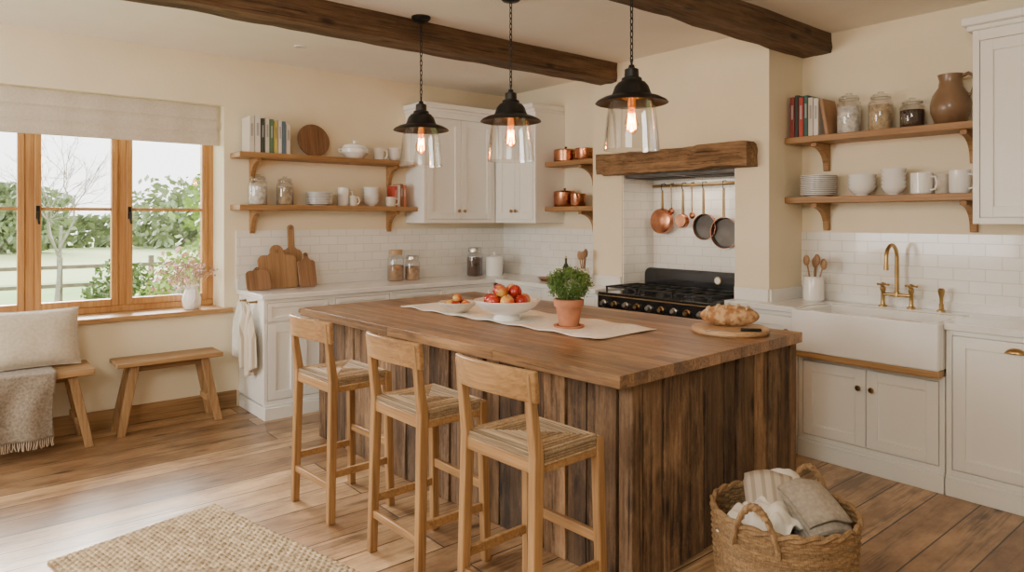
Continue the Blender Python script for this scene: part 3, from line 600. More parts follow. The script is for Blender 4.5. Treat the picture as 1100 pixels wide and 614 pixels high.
def hpan(label,px,r,L,face,m=copper,depth=.045,yy=4.957,ins=None):
    X=Xat(px,4.97); t=thing('hanging_pan',label,'pan',(X,yy,rz_),0,'pans hanging over the range')
    c=(0,0,-.03-L-r)
    prof=[(0,-depth),(r*.85,-depth),(r*.95,-depth+.006),(r,0),(r*.98,.0),(r*.9,-depth+.012),(0,-depth+.008)]
    B().lathe(prof,32,c,'y' if face=='back' else '-y').build('pan_body',m,t)
    if face!='back': B().lathe([(0,-depth+.010),(r*.88,-depth+.0125),(r*.94,-.010)],32,c,'-y').build('pan_inside',ins or steel,t)
    B().hbeam((0,-.004,-.045),(0,-.004,-.03-L-.01),.022,.007,.026,.008).build('handle',dbrass,t,bevel=.003)
    B().tube([(0,-.004,-.05),(0,-.018,-.03),(0,-.016,.014),(0,.022,.022),(0,.046,.010),(0,.047,-.004)],.004,6).build('hook',iron,t)
hpan('copper pan hanging first on the rail over the range',713,.115,.17,'back')
hpan('little copper ladle-sized pan hanging between larger pans',735,.062,.22,'back')
hpan('dark-lined copper pan with long handle hanging third on the rail',757,.112,.22,'front',copper,ins=panin)
hpan('largest dark-lined copper pan hanging last on the rail by the pier',779,.130,.25,'front',copper,ins=panin,yy=4.952)
for px,l,L in((723,'thin brass ladle hanging among the copper pans',.20),(745,'thin brass skimmer hanging between the copper pans',.24)):
    X=Xat(px,4.98); t=thing('ladle',l,'ladle',(X,4.96,rz_),0,'utensils hanging over the range'); B().tube([(0,.03,.018),(0,-.012,.014),(0,-.005,-.04),(0,0,-L)],.0055,6).build('handle',dbrass,t); B().ball((0,0,-L-.025),.03,(1,.5,1),16).build('scoop',copper,t)
# ---------------------------------------------------------------- range
t=thing('range_cooker','wide black range cooker with gas hob and brass trimmed knobs','cooker',(-3.4875,4.58,0)); W=.55
b=B(); b.box(-W,W,-.24,.44,.10,.965); b.box(-W+.03,W-.03,-.2,.4,0,.10); b.build('body',enamel,t,bevel=.006)
b=B(); b.box(-W,W,-.28,.30,.965,.985); b.build('hob_plate',enamel,t,bevel=.006)
cp=B().box(-W,W,-.28,-.24,.83,.965).build('control_panel',enamel,t,bevel=.006)
B().box(-W,W,-.284,-.28,.955,.964).build('trim_strip',dbrass,t)
for k in range(9):
    x=-W+.07+k*(2*W-.14)/8
    B().lathe([(0,0),(.027,0),(.027,.006),(.02,.010),(.019,.03),(.016,.036),(0,.036)],20,(x,-.28,.895),'-y').build('knob',steel if k%2==0 else dbrass,cp)
for x in(-.36,0,.36):
    g=B(); z=1.018
    for yy in(-.20,0.0,.20): g.box(x-.165,x+.165,yy-.006,yy+.006,z,z+.014)
    for xx in(-.16,-.055,.055,.16): g.box(x+xx-.006,x+xx+.006,-.21,.21,z,z+.014)
    for xx in(-.16,.16):
        for yy in(-.2,.2): g.box(x+xx-.007,x+xx+.007,yy-.007,yy+.007,.985,z)
    g.build('grate',iron,t,bevel=.002)
    for yy in(-.11,.11): B().lathe([(0,.985),(.055,.985),(.05,.998),(.035,1.0),(.035,1.008),(0,1.01)],24,(x,yy,0)).build('burner',iron,t)
P=[(-.50,.985),(.50,.985),(.50,1.11)]+[(.50-.06+.06*math.cos(a),1.11+.06*math.sin(a)) for a in [PI/2*k/6 for k in range(1,7)]]+[(-.44+.06*math.cos(a),1.11+.06*math.sin(a)) for a in [PI/2+PI/2*k/6 for k in range(0,7)]]
bg=B().prism(P,.27,.32,'xz').build('back_guard',enamel,t,bevel=.008)
B().lathe([(0,0),(.030,0),(.034,.004),(.030,.010),(0,.010)],28,(.26,.27,1.10),'-y').build('gauge',dbrass,bg)
B().lathe([(0,.0105),(.026,.0105)],28,(.26,.27,1.10),'-y').build('gauge_face',ceramic,bg)
for s,xa,xb in((0,-.53,-.01),(1,.01,.53)):
    d=B().box(xa,xb,-.262,-.24,.30,.81).build('oven_door',enamel,t,bevel=.008); B().tube([(xa+.05,-.262,.74),(xa+.05,-.30,.74),(xb-.05,-.30,.74),(xb-.05,-.262,.74)],.009,8).build('handle',steel,d)
    B().box(xa,xb,-.262,-.24,.12,.29).build('drawer',enamel,t,bevel=.006)
t=thing('extractor_hood','grey extractor panel in the recess behind the mantel','extractor',(-3.4875,4.84,1.955)); B().box(-.54,.54,-.20,.19,0,.034).build('panel',panin,t,bevel=.004)
for s in(-.27,.27): B().box(s-.22,s+.22,-.14,.14,-.006,0).build('filter',iron,t,bevel=.002)
# ---------------------------------------------------------------- worktop small things
def crock(where,label,loc,r,h,m,sp):
    t=thing('utensil_crock',label,'utensil pot',loc,0)
    B().lathe([(0,0),(r*.85,0),(r,.012),(r,h*.8),(r*.9,h*.93),(r*.98,h),(r*.88,h),(r*.85,.015),(0,.015)],28).build('pot',m,t)
    for i,(ax,ay,L,kind) in enumerate(sp):
        u=thing('wooden_spoon' if kind=='s' else 'wooden_spatula',['right-leaning','left-leaning','upright short','far right'][i]+' wooden '+('spoon' if kind=='s' else 'spatula')+' in the crock '+where,'spoon' if kind=='s' else 'spatula',(loc[0],loc[1],loc[2]+.02),0,'wooden utensils in crocks')
        d=Vector((ax,ay,1)).normalized(); b=B(); b.tube([d*0,d*L*.8],.006,6)
        b.ball(d*(L*.9),.032,(.8,.35,1.3),12); b.build('utensil',board2 if i%2 else board1,u)
crock('by the sink','White crock of wooden spoons on the worktop left of the sink',(Xat(874,4.93),4.93,1.0005),.072,.18,ceramic,[(.14,-.1,.32,'s'),(-.2,0,.31,'t'),(.02,.05,.29,'s'),(.30,0,.29,'s')])
crock('near the range','Small stoneware crock of wooden utensils left of the range',(Xat(627,4.50),4.50,1.0005),.055,.15,stone,[(.14,-.1,.29,'s'),(-.22,0,.28,'t'),(.05,.05,.30,'s'),(-.08,0,.27,'s')])
t=thing('oil_bottle','dark olive oil bottle on the worktop left of the range','bottle',(Xat(608,4.72),4.72,1.0005)); B().lathe([(0,0),(.03,0),(.032,.01),(.032,.13),(.012,.17),(.012,.21),(.014,.215),(0,.215)],20).build('glass',pm('dark_glass',(.03,.05,.015),None,.1,coat=.5),t); B().lathe([(0,.215),(.010,.215),(.010,.235),(0,.235)],12).build('stopper',boardp,t)
t=thing('serving_dish','low copper serving dish on the worktop near the oil bottle','dish',(Xat(590,4.56),4.56,1.0005)); B().lathe([(0,0),(.08,0),(.12,.03),(.125,.03),(.08,.006),(0,.006)],28,).build('dish',copper,t)
t=thing('socket_plate','white double socket plate on the corner tiles','socket',(-5.33,YL-.012,1.30)); B().box(-.07,.07,-.010,0,-.042,.042).build('plate',ceramic,t,bevel=.003)
for s in(-.035,.035): B().box(s-.008,s+.008,-.014,-.010,-.01,.01).build('switch',ceramic,t)
t=thing('flower_jug','white jug of dried flower stems on the window sill','vase',(-6.15,1.62,.8505))
B().lathe([(0,0),(.055,0),(.07,.025),(.076,.085),(.058,.14),(.05,.165),(.062,.195),(.055,.195),(.042,.165),(.064,.085),(0,.012)],24).build('jug',ceramic,t); B().tube([(.055,0,.17),(.10,0,.16),(.10,0,.085),(.07,0,.06)],.008,8).build('handle',ceramic,t)
b=B();rn=random.Random(3)
for k in range(34):
    e=Vector((rn.gauss(0,.06),rn.gauss(0,.10),rn.uniform(.25,.38))); b.tube([(0,0,.12),e*.6+Vector((0,0,.05)),e],.002,4)
    for q in range(6): b.ball(e+Vector((rn.gauss(0,.018),rn.gauss(0,.018),rn.gauss(0,.016))),.009,seg=6)
b.build('dried_stems',pm('dried',(.40,.26,.18),(.56,.40,.30),.9),t)
# ---------------------------------------------------------------- island
IC=(-3.43,2.92);IR=rad(2.5)
def isl(x,y,z=.95): return (IC[0]+x*math.cos(IR)-y*math.sin(IR),IC[1]+x*math.sin(IR)+y*math.cos(IR),z)
def toisl(X,Y):
    dx,dy=X-IC[0],Y-IC[1]; return (dx*math.cos(IR)+dy*math.sin(IR),-dx*math.sin(IR)+dy*math.cos(IR))
t=thing('kitchen_island','large rustic kitchen island of dark reclaimed planks with thick butcher block top','kitchen island',(IC[0],IC[1],0),IR)
b=B(); n=17; y=-.825; IX=1.49
for k in range(n):
    wdt=1.65/n; xs=[-IX]
    while xs[-1]<IX: xs.append(min(IX,xs[-1]+R.uniform(.8,2.0)))
    for a,c in zip(xs,xs[1:]): b.box(a+.0003,c-.0003,y+.0006,y+wdt-.0006,.893,.95,R.random())
    y+=wdt
b.build('butcher_block_top',butcher,t,bevel=.002,smooth=False)
bx0,bx1,by0,by1=-1.42,1.45,-.70,.79
B().box(bx0+.03,bx1-.03,by0+.03,by1-.03,.02,.892).build('core',iron,t)
def planks(fixed,a,c,axis,out):
    b=B(); p=a
    while p<c-.02:
        wd=min(R.uniform(.10,.20),c-p)
        if c-(p+wd)<.07: wd=c-p
        o=R.uniform(0,.016); v=R.uniform(0,1); lo=fixed-(o if out<0 else 0); hi=fixed+.03+(o if out>0 else 0); g=R.uniform(.004,.0065)
        n=12
        P=[];
        for i in range(n+1):
            z=.891*i/n; e1=noise.noise(Vector((p*9,z*5,1)))*.005; e2=noise.noise(Vector(((p+wd)*9,z*5,7)))*.005; e3=noise.noise(Vector((p*7,z*3,4)))*.004
            l2=lo+(e3 if out<0 else 0); h2=hi+(e3 if out>0 else 0)
            for s,q in((p+g+e1,l2),(p+wd-g+e2,l2),(p+wd-g+e2,h2),(p+g+e1,h2)): P.append((s,q,z) if axis=='x' else (q,s,z))
        fs=[(i*4+k,i*4+(k+1)%4,i*4+4+(k+1)%4,i*4+4+k) for i in range(n) for k in range(4)]+[(0,1,2,3),(n*4+3,n*4+2,n*4+1,n*4)]
        b.v=v; b.add(P,fs); p+=wd
    b.build('plank_panel',plank,t,bevel=.004,smooth=False)
planks(by0,bx0+.06,bx1-.07,'x',-1); planks(by1-.03,bx0+.06,bx1-.07,'x',1)
planks(bx0,by0+.06,by1-.06,'y',-1); planks(bx1-.03,by0+.07,by1-.07,'y',1)
for x in(bx0,bx1-.06):
    for y in(by0-.01,by1-.06): B().box(x,x+.075,y,y+.075,0,.892,R.random()*.6+.2).build('corner_post',plank,t,bevel=.006)
rl=toisl(-3.5,2.92); RW=.27
b=B()
def rf(u,v):
    x=-.95+1.9*u; y=-RW+2*RW*v; return (x+.004*math.sin(v*9),y+.004*math.sin(x*5)+.002*math.sin(x*13),.002+.004*(1+math.sin(x*22+v*2+2*math.sin(v*7)))*abs(2*v-1)**1.5+.001)
b.grid(rf,120,24); rp=isl(rl[0],rl[1],.9525); o=b.build('table_runner',clothw,loc=rp,rot=(0,0,IR),solid=.003); tag(o,'off-white linen runner laid along the island top','table runner')
zR=.958
def fbowl(label,loc,r,h,m,foot):
    t=thing('fruit_bowl',label,'bowl',loc)
    B().lathe([(0,0),(r*.42,0),(r*.42,foot*.5),(r*.34,foot),(r*.6,foot+(h-foot)*.18),(r*.88,foot+(h-foot)*.6),(r,h),(r*.97,h+.003),(r*.85,foot+(h-foot)*.62),(r*.55,foot+(h-foot)*.28),(0,foot+.012)],48,wob=lambda a,z:1+(.02*math.cos(a*10) if z>h*.8 and foot>.02 else 0)).build('bowl',m,t); return t
L1=(-3.41,2.79,zR);fbowl('large white footed bowl full of red apples on the island',L1,.212,.125,ceramic,.035)
L2=(-3.86,2.72,zR);fbowl('small cream bowl of mixed fruit at the far end of the runner',L2,.13,.075,stone,.008)
def applem(n,a,b): return pm(n,a,b,.25,scale=11,coat=.3,p1=.42,p2=.6)
am=[applem('apple_red',(.50,.035,.02),(.30,.015,.01)),applem('apple_blush',(.55,.07,.025),(.66,.42,.10)),applem('apple_gold',(.66,.40,.08),(.52,.12,.03))]
def apple(label,loc,r,m,group,i):
    t=thing('apple',label,'apple',loc,i*1.3,group,rx=.5*math.sin(i*2.1))
    pr=[]
    for k in range(13):
        a=PI*k/12; rr=math.sin(a)*r*(1+.06*math.cos(a)); z=-math.cos(a)*r*.92
        if k in(0,12): rr=0; z*=.72
        if k in(1,11): z*=.93
        pr.append((rr,z))
    B().lathe(pr,20).build('flesh',m,t); B().tube([(0,0,r*.62),(.004,0,r*1.05)],.002,5).build('stem',bark,t)
ring=['red apple in the ring on the side facing the stools','blushed apple in the ring nearest the herb pot','red apple in the ring toward the sink','golden apple in the ring toward the range','red apple in the ring toward the wall cabinets','blushed apple in the ring nearest the small bowl','dark red apple in the ring toward the window','golden apple at the top of the pile nearest the stools','red apple at the top of the pile nearest the herb','blushed apple at the top of the pile toward the range','red apple at the top of the pile nearest the small bowl']
i=0
for k in range(7):
    a=-PI/2+2*PI*k/7; apple(ring[i],(L1[0]+.108*math.cos(a),L1[1]+.108*math.sin(a),L1[2]+.124),.046,am[(0,1,0,2,0,1,0)[k]],'apples in the footed bowl',i); i+=1
for k in range(4):
    a=-PI/2+.3+2*PI*k/4; apple(ring[i],(L1[0]+.062*math.cos(a),L1[1]+.062*math.sin(a),L1[2]+.184),.043,am[(2,0,1,0)[k]],'apples in the footed bowl',i); i+=1
pos=[(-.05,-.025,.060,2),(.034,-.042,.060,0),(.044,.036,.060,2),(-.022,.055,.060,0),(0,0,.103,2)]
nm=['golden fruit at the left of the small bowl','red fruit at the front of the small bowl','golden fruit at the right of the small bowl','red fruit at the back of the small bowl','golden fruit on top of the small bowl']
for i,(dx,dy,dz,k) in enumerate(pos): apple(nm[i],(L2[0]+dx,L2[1]+dy,L2[2]+dz),.033,am[k],'fruit in the small bowl',i+20)
bp=(-2.94,2.88,zR); t=thing('potted_basil','bushy green herb in a terracotta pot on the island runner','potted plant',bp)
B().lathe([(0,0),(.088,0),(.092,.006),(.092,.012),(.07,.012)],32).build('saucer',terra,t)
B().lathe([(0,.008),(.055,.008),(.06,.012),(.078,.125),(.088,.125),(.091,.165),(.082,.167),(.076,.13),(0,.13)],32).build('pot',terra,t)
B().lathe([(0,.145),(.08,.145)],20).build('soil',iron,t)
b=B();rn=random.Random(9);st=B()
for k in range(520):
    v=Vector((rn.gauss(0,1),rn.gauss(0,1),rn.gauss(.15,1))).normalized()*rn.uniform(.6,1.0); e=Vector((v.x*.128,v.y*.128,.255+v.z*.098))
    if k%14==0: st.tube([(e.x*.3,e.y*.3,.14),e*.92],.0016,4)
    for q in range(8):
        c=e+Vector((rn.gauss(0,.008),rn.gauss(0,.008),rn.gauss(0,.008))); d=Vector((rn.gauss(0,1)+v.x,rn.gauss(0,1)+v.y,rn.gauss(.1,.6))).normalized(); sd=d.cross(Vector((rn.gauss(0,1),rn.gauss(0,1),1))).normalized(); up=d.cross(sd)*.003; L=rn.uniform(.011,.016)
        b.add([c,c+d*L*.5+sd*L*.42,c+d*L,c+d*L*.5-sd*L*.42,c+d*L*.5-up],[(0,1,4),(1,2,4),(2,3,4),(3,0,4)])
b.build('leaves',leafm('basil',(.17,.30,.07),(.07,.15,.025)),t,smooth=False); st.build('stems',lg,t)
bc=(-2.25,3.50,.9505); t=thing('bread_board','round pale wooden bread board at the sink end of the island','cutting board',bc)
B().lathe([(0,0),(.208,0),(.215,.008),(.215,.024),(.208,.030),(0,.030)],56).build('board',boardp,t,smooth=True)
crust=pm('bread_crust',(.66,.44,.23),(.36,.17,.06),.8,scale=26,bump=.8,bscale=70,p1=.40,p2=.58); flour=pm('floured_slash',(.84,.71,.50),(.62,.44,.24),.9,scale=40,bump=.4)
t=thing('bread_loaf','crusty oval loaf of bread with scored top on the round board','bread',(-2.28,3.54,.981),.75)
b=B(); b.ball((0,0,.056),.074,(2.25,1.18,.84),48,fn=lambda a,z:1+.02*noise.noise(Vector((math.cos(a)*4,math.sin(a)*4,z*14)))); b.build('crust',crust,t)
for k in range(5):
    x=-.12+k*.056; pts=[(x-.022+.045*s,-.055+.11*s,.056+.0632*math.sqrt(max(0,1-((x-.022+.045*s)/.167)**2-((-.055+.11*s)/.088)**2))) for s in [j/10 for j in range(11)]]
    B().tube(pts,[.002,.005,.007,.009,.010,.010,.010,.009,.007,.005,.002],8).build('score_mark',flour,t)
t=thing('bread_knife','black handled bread knife lying on the round board','knife',(-2.12,3.40,.9815),.7)
B().prism([(-.20,-.008),(-.19,-.014),(0,-.015),(0,.012),(-.185,.010)],0,.002,'xy').build('blade',steel,t)
B().box(0,.11,-.013,.012,-.0005,.016).build('handle',black,t,bevel=.005)
# ---------------------------------------------------------------- stools
SH=.745
def make_stool(label,loc,rz):
    t=thing('bar_stool',label,'bar stool',loc,rz,'oak bar stools along the island')
    fy=.135
    for s in(-1,1):
        b=B(); b.hbeam((s*.208,-.215,0),(s*.200,-.195,SH),.036,.040,.040,.044); b.hbeam((s*.200,-.195,SH),(s*.200,-.236,1.05),.040,.044,.030,.026); b.build('rear_leg',stoolz,t,bevel=.005,weld=True)
        B().hbeam((s*.214,fy+.015,0),(s*.200,fy,SH+.004),.036,.038,.040,.040).build('front_leg',stoolz,t,bevel=.005)
        B().box(s*.208-.010,s*.208+.010,-.20,fy,.235,.272).build('stretcher',stoolx,t,bevel=.003)
        B().box(s*.201-.013,s*.201+.013,-.18,fy-.01,SH-.064,SH-.014).build('seat_rail',stoolx,t,bevel=.003)
    B().box(-.20,.20,fy-.002,fy+.022,.33,.372).build('footrest',stoolx,t,bevel=.004); B().box(-.20,.20,-.222,-.202,.17,.206).build('stretcher',stoolx,t,bevel=.003)
    for yy in(fy,-.198): B().box(-.19,.19,yy-.013,yy+.013,SH-.064,SH-.014).build('seat_rail',stoolx,t,bevel=.003)
    b=B(); n=24;P=[]
    for i in range(n+1):
        u=-1+2*i/n; x=.230*u; y=-.300+.072*u*u; k=u*u; zt=1.074-.014*k; zb=.962-.020*k
        P+=[(x,y+.004,zb),(x,y+.026,zb),(x,y+.016,zt),(x,y-.006,zt)]
    fs=[]
    for i in range(n):
        for k in range(4): a=i*4+k;c=i*4+(k+1)%4; fs.append((a,c,c+4,a+4))
    fs+=[(0,1,2,3),(n*4+3,n*4+2,n*4+1,n*4)]
    b.add(P,fs); b.build('backrest',stoolx,t,bevel=.005)
    cy=(fy-.195)/2; HX,HY=.208,(fy+.195)/2+.006
    b=B(); b.v=.2; b.box(-.195,.195,-.182,fy-.01,SH-.014,SH+.000); n=20
    for k in range(n):
        f=1-k/n; hx=HX*f;hy=HY*f; z=SH+.006+.004*(1-f)-(.003 if k==0 else 0); r=.0053
        for p,q in(((-hx,-hy),(hx,-hy)),((hx,-hy),(hx,hy)),((hx,hy),(-hx,hy)),((-hx,hy),(-hx,-hy))):
            b.v=R.random()**1.3 if k%2 else .35+.65*R.random()
            m=6; b.tube([(p[0]+(q[0]-p[0])*j/m,cy+p[1]+(q[1]-p[1])*j/m,z+.002*math.sin(j*3.1+k*PI)) for j in range(m+1)],r,6)
    for k in range(4):
        z=SH+.001-k*.011; hx,hy=HX+.004,HY+.003; b.v=.2+.7*R.random()
        b.tube([(-hx+.035,cy-hy,z),(hx-.035,cy-hy,z)],.0058,6);b.tube([(hx,cy-hy+.035,z),(hx,cy+hy-.035,z)],.0058,6);b.tube([(hx-.035,cy+hy,z),(-hx+.035,cy+hy,z)],.0058,6);b.tube([(-hx,cy+hy-.035,z),(-hx,cy-hy+.035,z)],.0058,6)
    b.build('seat',rush,t); return t
s0=make_stool('light oak bar stool with rush seat, nearest the camera of the three',(-2.06,1.84,0),rad(2))
dup(s0,(-2.78,1.82,0),rad(1),'light oak bar stool with rush seat, middle of the three at the island')
dup(s0,(-3.61,1.78,0),rad(3),'light oak bar stool with rush seat, farthest of the three, by the window end')
# ---------------------------------------------------------------- pendants
def pendant(label,loc):
    t=thing('pendant_light',label,'pendant lamp',loc,0,'pendant lights over the island')
    B().lathe([(0,0),(.065,0),(.065,-.012),(.05,-.028),(.012,-.034),(0,-.034)],28).build('canopy',black,t)
    b=B(); z=-.034; k=0
    while z>-.545:
        P=[]
        for i in range(14):
            a=2*PI*i/14; u=.0075*math.cos(a); v=.017*math.sin(a)+ (0.004 if math.sin(a)>0 else -.004)
            P.append((u if k%2 else 0,0 if k%2 else u,z-.018+v))
        b.tube(P,.0030,6,True); z-=.033; k+=1
    b.build('chain',black,t)
    b=B(); b.tube([(0,0,-.545),(0,0,-.59)],.006); b.lathe([(0,-.575),(.014,-.577),(.018,-.592),(.036,-.600),(.038,-.640),(.052,-.646),(.056,-.668),(.060,-.672)],32); b.build('socket_cap',black,t)
    b=B(); b.lathe([(.04,-.655),(.070,-.668),(.088,-.690),(.098,-.720),(.106,-.735),(.150,-.748),(.180,-.764),(.190,-.776),(.186,-.778),(.176,-.768),(.148,-.753),(.102,-.742),(.092,-.725),(.066,-.68)],44); b.build('metal_shade',black,t)
    b=B(); b.lathe([(.106,-.745),(.120,-.785),(.130,-.85),(.138,-.93),(.146,-1.02),(.144,-1.022),(.142,-1.02),(.135,-.93),(.127,-.85),(.117,-.785),(.103,-.745)],44); b.build('glass_shade',glass,t)
    B().lathe([(0,-.68),(.022,-.68),(.022,-.79),(.018,-.80),(0,-.80)],18).build('lamp_holder',dbrass,t)
    bu=B().lathe([(.014,-.80),(.018,-.82),(.036,-.87),(.038,-.89),(.032,-.915),(.015,-.935),(0,-.94)],22).build('bulb',amber,t)
    b=B(); P=[]
    for k in range(6):
        a=2*PI*k/6; P+=[(.016*math.cos(a),.016*math.sin(a),-.83),(.022*math.cos(a+.5),.022*math.sin(a+.5),-.91)]
    b.tube(P,.0036,5); b.build('filament',fil,bu)
    L=bpy.data.lights.new('bulb_light','POINT'); L.energy=9; L.color=(1,.48,.16); L.shadow_soft_size=.014
    o=bpy.data.objects.new('bulb_light',L); col.objects.link(o); o.parent=t; o.location=(0,0,-.868)
    return t
pendant('black metal and glass pendant lamp farthest away, in front of the left shelves',(-4.02,2.53,CZ))
pendant('black metal and glass pendant lamp in the middle of the row of three',(-3.30,2.73,CZ))
pendant('black metal and glass pendant lamp nearest the camera, largest in view',(-2.37,2.78,CZ))
for X,Y in((-5.33,2.22),(-4.8,3.6)):
    t=thing('downlight','small recessed white ceiling downlight '+('nearer the window' if Y<3 else 'nearer the corner cupboards'),'downlight',(X,Y,CZ-.004),0,'ceiling downlights'); B().lathe([(.03,0),(.045,-.004),(.045,.004)],24).build('ring',ceramic,t); B().lathe([(0,.002),(.03,.002)],20).build('lens',steel,t)
# ---------------------------------------------------------------- benches
def bench(label,x0,x1,y0,y1,h,th,group='oak benches by the window'):
    cx,cy=(x0+x1)/2,(y0+y1)/2; t=thing('bench',label,'bench',(cx,cy,0),0,group); a,c=(x1-x0)/2,(y1-y0)/2
    B().box(-a,a,-c,c,h-th,h).build('seat',oaky,t,bevel=.006)
    for s in(-1,1):
        for q in(-1,1): B().hbeam((s*(a-.03),q*(c-.03),0),(s*(a-.06),q*(c-.13),h-th),.045,.055,.045,.06).build('leg',oakz,t,bevel=.004)
        B().box(-(a-.06),(a-.06),s*(c-.10)-.015,s*(c-.10)+.015,h*.3,h*.3+.045).build('stretcher',oak,t,bevel=.003)
    B().box(-.02,.02,-(c-.13),(c-.13),h-th-.06,h-th).build('apron',oaky,t,bevel=.003); return t
bench('long oak bench with cushions and a fringed throw under the window',-6.00,-5.60,-.85,.84,.55,.045)
bench('small plain oak bench standing alone beneath the window end',-5.99,-5.70,.99,1.74,.54,.035)
def cushion(nm,label,w,h,th,m,loc,rot):
    t=thing(nm,label,'cushion',loc); t.rotation_euler=rot
    def side(s):
        def f(u,v):
            a,b_=2*u-1,2*v-1; k=(1-abs(a)**3.2)*(1-abs(b_)**3.2); z=s*th*.5*max(k,0)**.55
            return (a*w/2*(1-.05*(1-b_*b_)),z+.006*noise.noise(Vector((a*3,b_*3,s)))*k,h/2+b_*h/2*(1-.05*(1-a*a)))
        return f
    b=B(); b.grid(side(1),24,24); b.grid(side(-1),24,24); b.build('cover',m,t,weld=True)
    b=B(); P=[]
    f=side(1)
    for i in range(24): P.append(f(i/24,0))
    for i in range(24): P.append(f(1,i/24))
    for i in range(24): P.append(f(1-i/24,1))
    for i in range(24): P.append(f(0,1-i/24))
    b.tube(P,.004,6,True); b.build('piping',m,t); return t
cushion('cushion','plump oatmeal linen cushion propped on the long bench',.56,.41,.17,linen2,(-5.80,.50,.566),(-.32,0,PI/2))
cushion('cushion','taupe cushion behind the oatmeal one at the left edge',.5,.44,.13,greyc,(-5.90,-.06,.556),(-.2,0,PI/2))
ty0,ty1=-.15,.60
def thf(u,v):
    L=.26+.41; s=u*L; y=ty0+(ty1-ty0)*v
    if s<.24: x=-5.83+s; z=.557+.003*noise.noise(Vector((s*12,y*9,0)))
    else:
        q=s-.24; x=-5.588+.016*math.sin(y*26+2*math.sin(q*5))*min(1,q*5)+.02*min(q*4,1); z=.556-q
        if q<.02: z=.556-q*.5
    return (x,y+.012*math.sin(u*6),z)
t=thing('throw_blanket','taupe woven throw with fringe draped over the long bench','blanket',(0,0,0))
b=B(); b.grid(thf,40,50); b.build('blanket',greyc,t,solid=.008)
b=B()
for k in range(60):
    p=thf(1,(k+.5)/60); b.tube([p,(p[0]+R.uniform(-.006,.006),p[1]+R.uniform(-.005,.005),p[2]-.03),(p[0]+R.uniform(-.01,.01),p[1]+R.uniform(-.008,.008),p[2]-.06)],.0028,4)
b.build('fringe',linen2,t)
# ---------------------------------------------------------------- tea towels
def hang(label,cx,m,w,h,y,z,seed,yo=0):
    t=thing('tea_towel',label,'tea towel',(cx,y,z),0,'tea towels on the cabinet end')
    def f(u,v):
        a=2*u-1; ww=w*(.20+.80*min(1,v*1.8)**.7)
        return (a*ww/2+.02*v*math.sin(seed),-.035-yo-.026*math.sin(a*7.5+seed+v)*min(1,v*3)-.015*abs(a),-h*v*(1-.14*abs(a+.3*math.sin(seed))))
    b=B(); b.grid(f,50,30); b.build('cloth',m,t,solid=.006)
    B().lathe([(0,0),(.014,0),(.010,.01),(.008,.045+yo),(.014,.05+yo),(0,.055+yo)],14,(0,.0,.0),'-y').build('peg',dbrass,t)
hang('off-white tea towel hanging on the cabinet end nearer the wall',-5.86,clothw,.30,.52,1.972,.92,1.0)
hang('beige striped tea towel hanging on the cabinet end nearer the stools',-5.60,strp,.27,.60,1.972,.93,2.4,.03)
# ---------------------------------------------------------------- rug
b=B(); RLn,RWD=1.36,.82
def rg(u,v):
    x=RLn*u;y=RWD*v; row=math.floor(y/.024); ph=abs(math.sin(PI*y/.024)); k=.5+.5*math.sin(2*PI*x/.038+row*PI+.8*noise.noise(Vector((x*5,row*1.7,0))))
    return (x+.005*noise.noise(Vector((x*2,y*12,3))),-y+.005*noise.noise(Vector((x*12,y*2,3))),.008+.011*ph**.6*(.35+.65*k))
b.grid(rg,300,210); b.box(0,RLn,-RWD,0,.001,.008)
o=b.build('jute_rug',jutem,loc=(-4.02,1.18,0),rot=(0,0,rad(13)),smooth=True); tag(o,'chunky braided natural jute rug on the floor in front of the stools','rug')
# ---------------------------------------------------------------- basket
bk=(-1.44,2.62,0); t=thing('wicker_basket','round woven wicker basket with loop handles holding linen beside the island','basket',bk)
b=B(); rows=36; H=.42
def brad(q): return .238+.036*math.sin(min(1,q)*PI/2)
for k in range(rows):
    z=.012+k*H/rows; r=brad(k/rows); P=[]; b.v=.3+.5*R.random()
    for i in range(216):
        a=2*PI*i/216; rr=r+.0038*math.sin(a*27+k*PI); P.append((rr*math.cos(a),rr*math.sin(a),z))
    b.tube(P,.0068,6,True)
b.build('woven_side',wick,t)
b=B()
for i in range(54):
    a=2*PI*(i+.5)/54; b.tube([(brad(q)*math.cos(a),brad(q)*math.sin(a),.01+H*q) for q in(0,.25,.5,.75,1)],.0045,5)
b.build('stakes',wick,t)
B().lathe([(0,.004),(.232,.004),(.232,.016),(0,.016)],36).build('base',wick,t)
b=B()
for s in(0,PI): 
    b.tube([((.276+.004*math.cos(s+k*.8))*math.cos(2*PI*k/90),(.276+.004*math.cos(s+k*.8))*math.sin(2*PI*k/90),H+.010+.009*math.sin(s+k*.8)) for k in range(90)],.010,6,True)
b.build('rim',wick,t)
for a0 in(rad(-82),rad(98)):
    b=B()
    for s in(0,PI):
        P=[]
        for k in range(29):
            q=k/28; an=a0+(q-.5)*.62; zz=H-.06+.165*math.sin(PI*q)**.7; rr=.288+.008*math.cos(q*34+s); P.append((rr*math.cos(an),rr*math.sin(an),zz+.008*math.sin(q*34+s)))
        b.tube(P,.010,7)
    b.build('handle',wick,t)
